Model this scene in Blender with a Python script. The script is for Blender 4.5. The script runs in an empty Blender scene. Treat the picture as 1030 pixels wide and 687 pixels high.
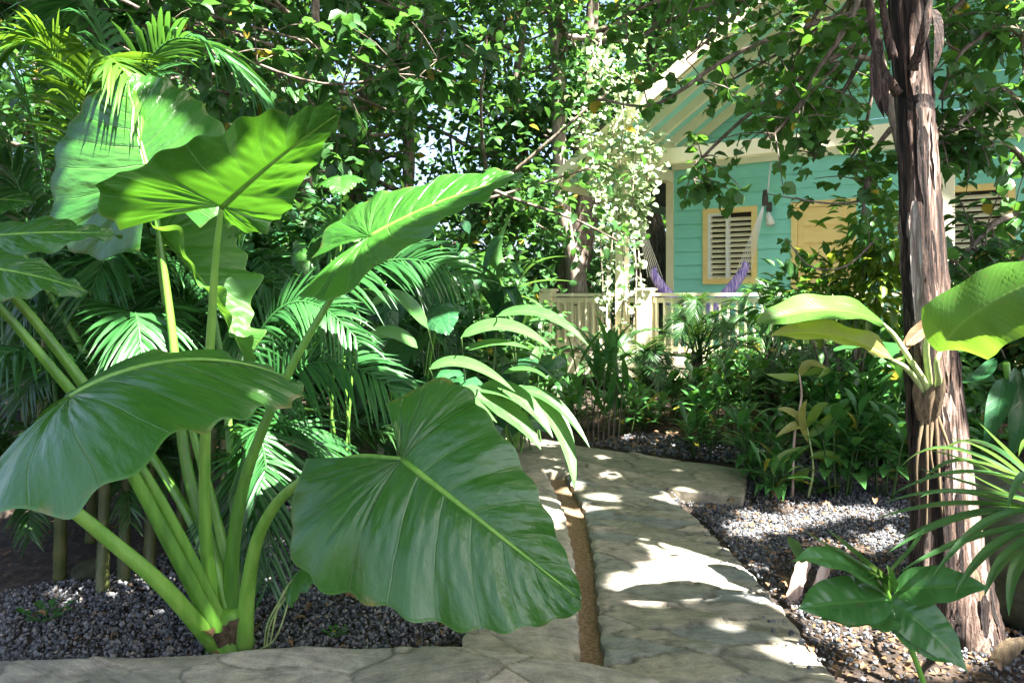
import bpy, math, random
import numpy as np
from mathutils import Vector, Matrix, Quaternion

# ------------------------------------------------------------------ scene, camera, light
sc = bpy.context.scene
C = sc.collection
F, CX, HY, EYE = 760.0, 515.0, 300.0, 1.5          # focal length in photo pixels, centre column, horizon row, eye height

cam = bpy.data.cameras.new("camera")
cam.sensor_width = 36.0
cam.lens = 36.0 * F / 1030.0
cam.shift_y = -43.5 / 1030.0
cam.clip_start = 0.05
cam.clip_end = 500
cam_o = bpy.data.objects.new("camera", cam)
C.objects.link(cam_o)
cam_o.location = (0, 0, EYE)
cam_o.rotation_euler = (math.radians(90), 0, 0)
sc.camera = cam_o

SUN = Vector((0.32, -0.40, 0.86)).normalized()
SUN_EL = math.asin(SUN.z)
SUN_AZ = math.atan2(SUN.x, SUN.y)
world = bpy.data.worlds.new("World")
sc.world = world
world.use_nodes = True
wn = world.node_tree
wn.nodes.clear()
sky = wn.nodes.new("ShaderNodeTexSky")
sky.sky_type = 'NISHITA'
sky.sun_disc = False
sky.sun_elevation = SUN_EL
sky.sun_rotation = SUN_AZ
sky.dust_density = 4.0
sky.air_density = 0.7
sky.ozone_density = 0.9
bg = wn.nodes.new("ShaderNodeBackground")
bg.inputs['Strength'].default_value = 0.065
wo = wn.nodes.new("ShaderNodeOutputWorld")
wn.links.new(sky.outputs[0], bg.inputs[0])
wn.links.new(bg.outputs[0], wo.inputs[0])

sun = bpy.data.lights.new("sun", 'SUN')
sun.energy = 5.0
sun.angle = math.radians(0.53)
sun.color = (1.0, 0.96, 0.90)
sun_o = bpy.data.objects.new("sun", sun)
C.objects.link(sun_o)
sun_o.rotation_euler = SUN.to_track_quat('Z', 'Y').to_euler()
sun_o.location = (0, 0, 30)

sc.view_settings.view_transform = 'Standard'
sc.view_settings.look = 'None'
sc.view_settings.gamma = 1.0
sc.view_settings.use_curve_mapping = False
sc.view_settings.exposure = 3.4
sc.render.engine = 'CYCLES'
sc.cycles.use_denoising = True
sc.cycles.max_bounces = 8
sc.cycles.transmission_bounces = 6
sc.cycles.diffuse_bounces = 5
sc.cycles.sample_clamp_indirect = 8.0

# ------------------------------------------------------------------ helpers
def A(*v): return np.array(v, dtype=float)
def P(px, py, Y): return A((px - CX) / F * Y, Y, EYE - (py - HY) / F * Y)
def G(px, py, z=0.0):
    Y = (EYE - z) * F / (py - HY)
    return A((px - CX) / F * Y, Y, z)
def unit(v):
    v = np.asarray(v, float); n = np.linalg.norm(v, axis=-1, keepdims=True)
    return v / np.maximum(n, 1e-9)
def lerp(a, b, t): return a + (b - a) * t

class MB:
    """collects pieces of ONE mesh"""
    def __init__(s): s.V = []; s.Q = []; s.T = []; s.U = []; s.R = []; s.n = 0
    def add(s, V, Q=None, T=None, U=None, R=0.5):
        V = np.asarray(V, float).reshape(-1, 3); k = len(V)
        s.V.append(V)
        if Q is not None and len(Q): s.Q.append(np.asarray(Q, int).reshape(-1, 4) + s.n)
        if T is not None and len(T): s.T.append(np.asarray(T, int).reshape(-1, 3) + s.n)
        s.U.append(np.zeros((k, 2)) if U is None else np.asarray(U, float).reshape(-1, 2))
        s.R.append(np.full(k, R, float) if np.isscalar(R) else np.asarray(R, float))
        s.n += k
        return s
    def build(s, name, mat, parent=None, smooth=True):
        me = bpy.data.meshes.new(name)
        V = np.concatenate(s.V); U = np.concatenate(s.U); R = np.concatenate(s.R)
        Q = np.concatenate(s.Q) if s.Q else np.zeros((0, 4), int)
        T = np.concatenate(s.T) if s.T else np.zeros((0, 3), int)
        me.vertices.add(len(V)); me.vertices.foreach_set('co', V.ravel())
        L = np.concatenate([Q.ravel(), T.ravel()]).astype(np.int32)
        me.loops.add(len(L)); me.loops.foreach_set('vertex_index', L)
        st = np.concatenate([np.arange(len(Q)) * 4, len(Q) * 4 + np.arange(len(T)) * 3]).astype(np.int32)
        me.polygons.add(len(st)); me.polygons.foreach_set('loop_start', st)
        me.polygons.foreach_set('use_smooth', np.full(len(st), bool(smooth)))
        uvl = me.uv_layers.new(name='UVMap')
        uvl.data.foreach_set('uv', U[L].astype(np.float32).ravel())
        at = me.attributes.new('rnd', 'FLOAT', 'POINT')
        at.data.foreach_set('value', R.astype(np.float32))
        me.update(calc_edges=True)
        if mat: me.materials.append(mat)
        o = bpy.data.objects.new(name, me)
        C.objects.link(o)
        if parent is not None: o.parent = parent
        return o

def tag(o, label=None, cat=None, group=None, kind=None):
    if label: o['label'] = label
    if cat: o['category'] = cat
    if group: o['group'] = group
    if kind: o['kind'] = kind
    return o
def empty(name, loc, label, cat, group=None, rz=0.0):
    o = bpy.data.objects.new(name, None)
    C.objects.link(o)
    o.empty_display_size = 0.1
    o.location = tuple(loc); o.rotation_euler = (0, 0, rz)
    return tag(o, label, cat, group)
def adopt(o, parent):
    """parent keeping world coordinates (parents are never scaled)"""
    o.parent = parent
    M = Matrix.Translation(parent.location) @ parent.rotation_euler.to_matrix().to_4x4()
    o.matrix_parent_inverse = M.inverted()
    return o
def put(mb, name, mat, parent=None, smooth=True):
    o = mb.build(name, mat, None, smooth)
    if parent is not None:
        if parent.type == 'EMPTY': adopt(o, parent)
        else:
            o.parent = parent
            o.matrix_parent_inverse = Matrix.Identity(4)
            if parent.parent is not None: pass
    return o

# ---- geometry
def bez(p0, p1, p2, n):
    t = np.linspace(0, 1, n)[:, None]
    return (1 - t) ** 2 * p0 + 2 * t * (1 - t) * p1 + t * t * p2
def thru(p0, pm, p2, n):
    """quadratic bezier passing through pm at its middle"""
    return bez(p0, 2 * np.asarray(pm) - 0.5 * (np.asarray(p0) + np.asarray(p2)), p2, n)
def spline(pts, n):
    """Catmull-Rom through pts"""
    pts = np.asarray(pts, float); k = len(pts)
    if k == 2: return lerp(pts[0], pts[1], np.linspace(0, 1, n)[:, None])
    E = np.vstack([2 * pts[0] - pts[1], pts, 2 * pts[-1] - pts[-2]])
    out = []
    for x in np.linspace(0, k - 1, n):
        i = min(int(x), k - 2); t = x - i
        a, b, c, d = E[i], E[i + 1], E[i + 2], E[i + 3]
        out.append(0.5 * (2 * b + (c - a) * t + (2 * a - 5 * b + 4 * c - d) * t * t + (3 * b - a - 3 * c + d) * t ** 3))
    return np.array(out)
def frames(pts, up=(0, 0, 1)):
    pts = np.asarray(pts, float)
    t = unit(np.gradient(pts, axis=0))
    side = np.cross(t, np.asarray(up, float))
    bad = np.linalg.norm(side, axis=1) < 1e-3
    side[bad] = np.cross(t[bad], A(0.3, 1, 0.1))
    side = unit(side)
    return t, side, np.cross(side, t)
def tube(mb, pts, r, seg=8, R=0.5, up=(0.21, 0.13, 0.97), rough=None, cap=True, flat=1.0):
    pts = np.asarray(pts, float); n = len(pts)
    r = np.broadcast_to(np.asarray(r, float), (n,)) if np.ndim(r) else np.full(n, r)
    t = unit(np.gradient(pts, axis=0))
    s0 = np.cross(t[0], np.asarray(up, float))
    if np.linalg.norm(s0) < 0.05: s0 = np.cross(t[0], A(1, 0.2, 0))
    s0 = unit(s0)
    S = [s0]
    for i in range(1, n):
        v = S[-1] - t[i] * np.dot(S[-1], t[i]); S.append(unit(v))
    S = np.array(S); N = np.cross(t, S)
    a = np.linspace(0, 2 * math.pi, seg, endpoint=False)
    k = np.ones((n, seg)) if rough is None else rough(n, seg)
    V = pts[:, None, :] + (np.cos(a)[None, :, None] * S[:, None, :] + flat * np.sin(a)[None, :, None] * N[:, None, :]) * (r[:, None] * k)[:, :, None]
    i, j = np.meshgrid(np.arange(n - 1), np.arange(seg), indexing='ij')
    j2 = (j + 1) % seg
    Q = np.stack([i * seg + j, i * seg + j2, (i + 1) * seg + j2, (i + 1) * seg + j], -1).reshape(-1, 4)
    ln = np.concatenate([[0], np.cumsum(np.linalg.norm(np.diff(pts, axis=0), axis=1))])
    U = np.stack([np.broadcast_to(np.arange(seg) / seg, (n, seg)), np.broadcast_to(ln[:, None], (n, seg))], -1)
    V = V.reshape(-1, 3); U = U.reshape(-1, 2); T = []
    if cap:
        V = np.vstack([V, pts[0], pts[-1]]); U = np.vstack([U, [0, 0], [0, ln[-1]]])
        b = n * seg
        T = [(b, (q + 1) % seg, q) for q in range(seg)] + [(b + 1, (n - 1) * seg + q, (n - 1) * seg + (q + 1) % seg) for q in range(seg)]
    mb.add(V, Q, T, U, R)
def grid_q(n, m):
    i, j = np.meshgrid(np.arange(n - 1), np.arange(m - 1), indexing='ij')
    return np.stack([i * m + j, i * m + j + 1, (i + 1) * m + j + 1, (i + 1) * m + j], -1).reshape(-1, 4)
def blade(mb, curve, width, up=(0, 0, 1), prof='lance', fold=0.25, wave=0.0, m=5, R=0.5, twist=0.0, ph=0.0, nw=5, petiole=0.0, quilt=.05, nq_=9):
    """a lance-shaped leaf along a curve"""
    n = len(curve); t = np.linspace(0, 1, n)
    T, S, N = frames(curve, up)
    if twist:
        a = (twist * t)[:, None]; S, N = S * np.cos(a) + N * np.sin(a), N * np.cos(a) - S * np.sin(a)
    if prof == 'lance': w = np.sin(math.pi * np.clip(t, 0, 1) ** 0.75) ** 0.8 + 0.02
    elif prof == 'strap': w = np.minimum(1, np.minimum(t * 8 + 0.35, (1 - t) * 2.6)) ** 0.8 + 0.01
    elif prof == 'oval': w = np.sin(math.pi * t ** 0.9) ** 0.6 + 0.02
    elif prof == 'ovate': w = np.sin(math.pi * t ** .8) ** .72 * np.clip((1 - t) * 4.2, 0, 1) ** .45 * (1.08 - .2 * t) + .012
    elif prof == 'paddle': w = np.clip(np.minimum((t * 5.5) ** 0.7, ((1 - t) * 3.2) ** 0.6), 0, 1) + 0.015
    if petiole: w = np.where(t < petiole, 0.035, np.interp(t, petiole + (1 - petiole) * np.linspace(0, 1, n), w))
    x = np.linspace(-1, 1, m)
    wv = wave * np.sin(nw * 2 * math.pi * t[:, None] + ph + (x[None, :] > 0) * 1.7) * np.abs(x)[None, :] ** 2
    h = fold * np.abs(x)[None, :] * w[:, None] + wv * (w[:, None] > .05)
    if m >= 9: h = h + quilt * np.abs(np.sin(math.pi * nq_ * (t[:, None] - .3 * np.abs(x)[None, :] * w[:, None] * width / 2 / max(np.linalg.norm(curve[-1] - curve[0]), .01) * 2))) * np.sin(math.pi * np.abs(x)[None, :]) * w[:, None] * (.6 + .4 * np.sin(t[:, None] * 23 + ph))
    V = curve[:, None, :] + S[:, None, :] * (x[None, :] * w[:, None])[:, :, None] * width / 2 + N[:, None, :] * h[:, :, None] * width / 2
    U = np.stack([np.broadcast_to(x * 0.5 + 0.5, (n, m)), np.broadcast_to(t[:, None], (n, m))], -1)
    mb.add(V.reshape(-1, 3), grid_q(n, m), None, U.reshape(-1, 2), R)
def frond(mb, curve, length, n=38, up=(0, 0, 1), wid=0.03, a0=62, a1=28, droop=0.35, lift=0.25, start=0.14, rr=0.012, rng=None, seg=4, peak=0.4):
    """palm frond: a rachis along a curve with two rows of leaflets"""
    K = 60
    ts = np.linspace(0, 1, K)
    T, S, N = frames(curve, up)
    tube(mb, curve, rr * np.linspace(1.1, 0.25, len(curve)), 5, R=0.95)
    tt = np.linspace(start, 0.985, n)
    src = np.linspace(0, 1, len(curve))
    def at(M, q): return np.stack([np.interp(q, src, M[:, c]) for c in range(3)], -1)
    for sg in (-1, 1):
        q = np.clip(tt + rng.normal(0, 0.15 / n, n), start, 0.99)
        p, T_, S_, N_ = at(curve, q), unit(at(T, q)), unit(at(S, q)), unit(at(N, q))
        f = (q - start) / (1 - start)
        L = length * (0.35 + 0.65 * np.sin(math.pi * np.clip(0.12 + f * 0.8, 0, 1)) ** 0.9) * (1 - 0.35 * np.clip(f - peak, 0, 1) ** 2) * rng.uniform(.9, 1.06, n)
        ang = np.radians(lerp(a0, a1, f) + rng.normal(0, 4, n))
        d = unit(T_ * np.cos(ang)[:, None] + sg * S_ * np.sin(ang)[:, None] + N_ * (lift * (1 - 0.4 * f) + rng.normal(0, .05, n))[:, None])
        w = wid * (0.7 + 0.3 * np.sin(math.pi * f)) 
        s = np.linspace(0, 1, seg + 1)
        dz = droop * rng.uniform(.6, 1.4, n)
        cen = p[:, None, :] + d[:, None, :] * (L[:, None] * s[None, :])[:, :, None]
        cen[:, :, 2] -= (dz * L)[:, None] * s[None, :] ** 2.2
        ww = w[:, None] * np.minimum(1, np.minimum(s * 6 + .3, (1 - s) * 2.2 + .04))[None, :]
        axis = unit(T_ * 0.9 + N_ * rng.normal(0, .25, n)[:, None] - d * np.sum(T_ * d, 1)[:, None] * .9)
        hh = N_[:, None, :] * (ww * 0.35)[:, :, None]
        V = np.stack([cen - axis[:, None, :] * ww[:, :, None] / 2, cen + hh * .6, cen + axis[:, None, :] * ww[:, :, None] / 2], 2)  # n,seg+1,3,3
        k = 3 * (seg + 1)
        Q = (grid_q(seg + 1, 3)[None] + (np.arange(n) * k)[:, None, None]).reshape(-1, 4)
        U = np.zeros((n, seg + 1, 3, 2)); U[..., 0] = A(0, .5, 1); U[..., 1] = s[None, :, None]
        mb.add(V.reshape(-1, 3), Q, None, U.reshape(-1, 2), np.repeat(rng.uniform(0, .85, n), k))

LEAF_V = np.array([[0, 0, 0], [-.30, .32, .10], [0, .36, 0], [.30, .32, .10], [-.27, .66, .06], [0, .70, -.04], [.27, .66, .06], [0, 1.0, -.16]])
LEAF_Q = np.array([[0, 2, 1, 1], [0, 3, 2, 2], [1, 2, 5, 4], [2, 3, 6, 5]])
LEAF_T = np.array([[0, 2, 1], [0, 3, 2], [4, 5, 7], [5, 6, 7]])
LEAF_Q2 = np.array([[1, 2, 5, 4], [2, 3, 6, 5]])
LEAF_U = np.stack([LEAF_V[:, 0] / .6 + .5, LEAF_V[:, 1]], -1)
ROUND_V = LEAF_V * A(1.45, 1, 1)
# simple 4-vertex leaf for far foliage
FAR_V = np.array([[0, 0, 0], [-.26, .5, .07], [0, 1, -.1], [.26, .5, .07]])
FAR_T = np.array([[0, 2, 1], [0, 3, 2]])
def leaves(mb, pos, dirs, nrm, size, rng, kind='leaf', R=None):
    n = len(pos)
    d = unit(dirs); x = unit(np.cross(d, nrm) + 1e-6); z = np.cross(x, d)
    size = np.broadcast_to(np.asarray(size, float), (n,))
    tv = {'leaf': LEAF_V, 'round': ROUND_V, 'far': FAR_V, 'slim': LEAF_V * A(.6, 1, 1)}[kind]
    k = len(tv)
    V = pos[:, None, :] + (tv[None, :, 0, None] * x[:, None, :] + tv[None, :, 1, None] * d[:, None, :] + tv[None, :, 2, None] * z[:, None, :]) * size[:, None, None]
    off = (np.arange(n) * k)[:, None, None]
    R = np.repeat(rng.uniform(0, 1, n) if R is None else R, k)
    if kind == 'far':
        mb.add(V.reshape(-1, 3), None, (FAR_T[None] + off).reshape(-1, 3), np.tile(np.stack([FAR_V[:, 0] / .52 + .5, FAR_V[:, 1]], -1), (n, 1)), R)
    else:
        mb.add(V.reshape(-1, 3), (LEAF_Q2[None] + off).reshape(-1, 4), (LEAF_T[None] + off).reshape(-1, 3), np.tile(LEAF_U, (n, 1)), R)
def rdir(rng, n, flat=1.0):
    v = rng.normal(0, 1, (n, 3)); v[:, 2] *= flat
    return unit(v)
def box(mb, lo, hi, R=0.5, bev=0.0):
    lo, hi = A(*lo), A(*hi)
    V = np.array([[x, y, z] for z in (lo[2], hi[2]) for y in (lo[1], hi[1]) for x in (lo[0], hi[0])])
    Q = [(0, 2, 3, 1), (4, 5, 7, 6), (0, 1, 5, 4), (2, 6, 7, 3), (0, 4, 6, 2), (1, 3, 7, 5)]
    mb.add(V, Q, None, None, R)
def bar(mb, p, q, w, h, up=(0, 0, 1), R=0.5):
    """a square bar from p to q"""
    p, q = A(*p), A(*q); t = unit(q - p); s = unit(np.cross(t, A(*up))); n = np.cross(s, t)
    V = [a + s * x * w / 2 + n * y * h / 2 for a in (p, q) for x, y in ((-1, -1), (1, -1), (1, 1), (-1, 1))]
    Q = [(0, 3, 2, 1), (4, 5, 6, 7), (0, 1, 5, 4), (1, 2, 6, 5), (2, 3, 7, 6), (3, 0, 4, 7)]
    mb.add(V, Q, None, None, R)

# ------------------------------------------------------------------ materials
def new_mat(name):
    m = bpy.data.materials.new(name); m.use_nodes = True
    nt = m.node_tree; nt.nodes.clear()
    out = nt.nodes.new('ShaderNodeOutputMaterial')
    return m, nt, out
def nd(nt, t, **kw):
    n = nt.nodes.new(t)
    for k, v in kw.items():
        if k.startswith('i_'): n.inputs[k[2:].replace('_', ' ')].default_value = v
        else: setattr(n, k, v)
    return n
def ramp(nt, fac, stops):
    r = nt.nodes.new('ShaderNodeValToRGB')
    e = r.color_ramp.elements
    while len(e) < len(stops): e.new(0.5)
    for q, (p, c) in zip(e, stops):
        q.position = p; q.color = (*c, 1) if len(c) == 3 else c
    nt.links.new(fac, r.inputs[0])
    return r.outputs[0]
def mixc(nt, fac, a, b, mode='MIX'):
    m = nt.nodes.new('ShaderNodeMix'); m.data_type = 'RGBA'; m.blend_type = mode
    for s, v in ((m.inputs[0], fac), (m.inputs[6], a), (m.inputs[7], b)):
        if isinstance(v, bpy.types.NodeSocket): nt.links.new(v, s)
        elif np.isscalar(v): s.default_value = v
        else: s.default_value = (*v, 1)
    return m.outputs[2]
def mth(nt, op, a, b=0.0, c=0.0, clamp=False):
    m = nt.nodes.new('ShaderNodeMath'); m.operation = op; m.use_clamp = clamp
    for s, v in zip(m.inputs, (a, b, c)):
        if isinstance(v, bpy.types.NodeSocket): nt.links.new(v, s)
        else: s.default_value = v
    return m.outputs[0]
def leaf_mat(name, dark, light, trans=(0.25, 0.5, 0.03), tw=0.4, rough=0.38, veins=None, spec=0.5, noise=14.0, bump=0.15, nlat=0, vein_col=(.16, .3, .07), old=None, coat=0.0):
    m, nt, out = new_mat(name)
    tc = nd(nt, 'ShaderNodeTexCoord')
    at = nd(nt, 'ShaderNodeAttribute', attribute_name='rnd')
    no = nd(nt, 'ShaderNodeTexNoise', i_Scale=noise, i_Detail=4.0)
    nt.links.new(tc.outputs['Object'], no.inputs['Vector'])
    f = mth(nt, 'ADD', mth(nt, 'MULTIPLY', at.outputs['Fac'], .7), mth(nt, 'MULTIPLY', no.outputs[0], .5))
    f = mth(nt, 'SUBTRACT', f, .1, clamp=True)
    col = mixc(nt, f, dark, light)
    tcol = mixc(nt, f, tuple(x * .75 for x in trans), trans)
    if old:                                      # a few yellowed leaves
        g = mth(nt, 'GREATER_THAN', at.outputs['Fac'], 1 - old[0])
        col = mixc(nt, g, col, old[1]); tcol = mixc(nt, g, tcol, tuple(min(1, x * 1.6) for x in old[1]))
    h = no.outputs[0]
    uv = nd(nt, 'ShaderNodeSeparateXYZ')
    nt.links.new(tc.outputs['UV'], uv.inputs[0])
    if nlat:                                     # big leaf: u = midrib (0) to margin (1), v = row, one lateral vein per whole number
        u, v = uv.outputs[0], uv.outputs[1]
        n1 = nd(nt, 'ShaderNodeTexNoise', i_Scale=5.0)
        nt.links.new(tc.outputs['Object'], n1.inputs['Vector'])
        vv = mth(nt, 'ADD', mth(nt, 'MULTIPLY', v, float(nlat)), mth(nt, 'MULTIPLY', n1.outputs[0], 0.25))
        fr = mth(nt, 'ABSOLUTE', mth(nt, 'SUBTRACT', mth(nt, 'FRACT', vv), .5))         # .5 between, 0 on the vein
        wv = mth(nt, 'MULTIPLY_ADD', u, -0.035, 0.05)
        lat = mth(nt, 'SUBTRACT', 1.0, mth(nt, 'DIVIDE', fr, wv), clamp=True)
        fr2 = mth(nt, 'ABSOLUTE', mth(nt, 'SUBTRACT', mth(nt, 'FRACT', mth(nt, 'MULTIPLY', vv, 6.0)), .5))
        lat2 = mth(nt, 'MULTIPLY', mth(nt, 'SUBTRACT', 1.0, mth(nt, 'DIVIDE', fr2, .3), clamp=True), .06)
        mid = mth(nt, 'SUBTRACT', 1.0, mth(nt, 'DIVIDE', u, 0.03), clamp=True)
        edge = mth(nt, 'MULTIPLY', mth(nt, 'SUBTRACT', u, .975), 40.0, clamp=True)
        ve = mth(nt, 'MAXIMUM', mth(nt, 'MAXIMUM', mth(nt, 'MULTIPLY', lat, .75), lat2), mth(nt, 'MAXIMUM', mid, mth(nt, 'MULTIPLY', edge, .6)))
        col = mixc(nt, ve, col, vein_col)
        tcol = mixc(nt, mth(nt, 'MULTIPLY', ve, .5), tcol, tuple(x * .6 for x in trans))
        # blemishes: small yellow-brown spots and dusty film
        sp = nd(nt, 'ShaderNodeTexNoise', i_Scale=26.0, i_Detail=2.0)
        nt.links.new(tc.outputs['Object'], sp.inputs['Vector'])
        spm = mth(nt, 'MULTIPLY', mth(nt, 'SUBTRACT', sp.outputs[0], .74), 18.0, clamp=True)
        col = mixc(nt, mth(nt, 'MULTIPLY', spm, .6), col, (.22, .2, .05))
        fl = nd(nt, 'ShaderNodeTexNoise', i_Scale=4.5, i_Detail=6.0, i_Roughness=.7); nt.links.new(tc.outputs['Object'], fl.inputs['Vector'])
        col = mixc(nt, mth(nt, 'MULTIPLY', mth(nt, 'SUBTRACT', fl.outputs[0], .42), 1.6, clamp=True), col, (.055, .15, .03))
        rim = mth(nt, 'MULTIPLY', mth(nt, 'MULTIPLY', mth(nt, 'SUBTRACT', u, .93), 15.0, clamp=True), mth(nt, 'MULTIPLY', mth(nt, 'SUBTRACT', fl.outputs[0], .52), 9.0, clamp=True), clamp=True)
        col = mixc(nt, rim, col, (.20, .17, .04))
        mpw = nd(nt, 'ShaderNodeMapping'); mpw.inputs['Scale'].default_value = (5, 34, 1); nt.links.new(tc.outputs['UV'], mpw.inputs[0])
        wr = nd(nt, 'ShaderNodeTexNoise', i_Scale=1.0, i_Detail=3.0); nt.links.new(mpw.outputs[0], wr.inputs['Vector'])
        h = mth(nt, 'ADD', mth(nt, 'MULTIPLY', ve, .9), mth(nt, 'ADD', mth(nt, 'MULTIPLY', no.outputs[0], .8), mth(nt, 'MULTIPLY', wr.outputs[0], 1.6)))
    elif veins:
        u = mth(nt, 'ABSOLUTE', mth(nt, 'SUBTRACT', uv.outputs[0], .5))
        mid = mth(nt, 'SUBTRACT', 1.0, mth(nt, 'DIVIDE', u, 0.035), clamp=True)
        vv = mth(nt, 'MULTIPLY', mth(nt, 'ADD', uv.outputs[1], mth(nt, 'MULTIPLY', u, -.35)), float(veins))
        fr = mth(nt, 'ABSOLUTE', mth(nt, 'SUBTRACT', mth(nt, 'FRACT', vv), .5))
        lat = mth(nt, 'MULTIPLY', mth(nt, 'SUBTRACT', 1.0, mth(nt, 'DIVIDE', fr, .16), clamp=True), .3)
        ve = mth(nt, 'MAXIMUM', mid, lat)
        col = mixc(nt, mth(nt, 'MULTIPLY', ve, .7), col, vein_col)
        sp = nd(nt, 'ShaderNodeTexNoise', i_Scale=38.0, i_Detail=3.0); nt.links.new(tc.outputs['Object'], sp.inputs['Vector'])
        col = mixc(nt, mth(nt, 'MULTIPLY', mth(nt, 'MULTIPLY', mth(nt, 'SUBTRACT', sp.outputs[0], .66), 14.0, clamp=True), .7), col, (.14, .11, .04))
        h = mth(nt, 'ADD', ve, mth(nt, 'MULTIPLY', no.outputs[0], .4))
    bp = nd(nt, 'ShaderNodeBump', i_Strength=bump, i_Distance=0.01)
    nt.links.new(h, bp.inputs['Height'])
    pb = nd(nt, 'ShaderNodeBsdfPrincipled', i_Roughness=rough)
    pb.inputs['Specular IOR Level'].default_value = spec
    nt.links.new(mth(nt, 'MULTIPLY_ADD', no.outputs[0], .3, rough - .15), pb.inputs['Roughness'])
    if coat: pb.inputs['Coat Weight'].default_value = coat; pb.inputs['Coat Roughness'].default_value = .22
    nt.links.new(col, pb.inputs['Base Color']); nt.links.new(bp.outputs[0], pb.inputs['Normal'])
    tr = nd(nt, 'ShaderNodeBsdfTranslucent')
    nt.links.new(tcol, tr.inputs[0])
    mx = nd(nt, 'ShaderNodeMixShader'); mx.inputs[0].default_value = tw
    nt.links.new(pb.outputs[0], mx.inputs[1]); nt.links.new(tr.outputs[0], mx.inputs[2])
    nt.links.new(mx.outputs[0], out.inputs[0])
    return m
def solid_mat(name, stops, scale=6.0, stretch=(1, 1, 1), rough=0.7, bump=0.3, detail=6.0, dist=0.01, use_rnd=0.0, spec=0.35, coord='Object', wob=0.0):
    """noise-coloured matter: bark, earth, paint, wood"""
    m, nt, out = new_mat(name)
    tc = nd(nt, 'ShaderNodeTexCoord')
    mp = nd(nt, 'ShaderNodeMapping'); mp.inputs['Scale'].default_value = stretch
    nt.links.new(tc.outputs[coord], mp.inputs[0])
    no = nd(nt, 'ShaderNodeTexNoise', i_Scale=scale, i_Detail=detail, i_Roughness=.62, i_Distortion=wob)
    nt.links.new(mp.outputs[0], no.inputs['Vector'])
    f = no.outputs[0]
    if use_rnd:
        at = nd(nt, 'ShaderNodeAttribute', attribute_name='rnd')
        f = mth(nt, 'ADD', f, mth(nt, 'MULTIPLY', mth(nt, 'SUBTRACT', at.outputs['Fac'], .5), use_rnd), clamp=True)
    col = ramp(nt, f, stops)
    bp = nd(nt, 'ShaderNodeBump', i_Strength=bump, i_Distance=dist)
    nt.links.new(no.outputs[0], bp.inputs['Height'])
    pb = nd(nt, 'ShaderNodeBsdfPrincipled', i_Roughness=rough)
    pb.inputs['Specular IOR Level'].default_value = spec
    nt.links.new(col, pb.inputs['Base Color']); nt.links.new(bp.outputs[0], pb.inputs['Normal'])
    nt.links.new(pb.outputs[0], out.inputs[0])
    return m
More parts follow.
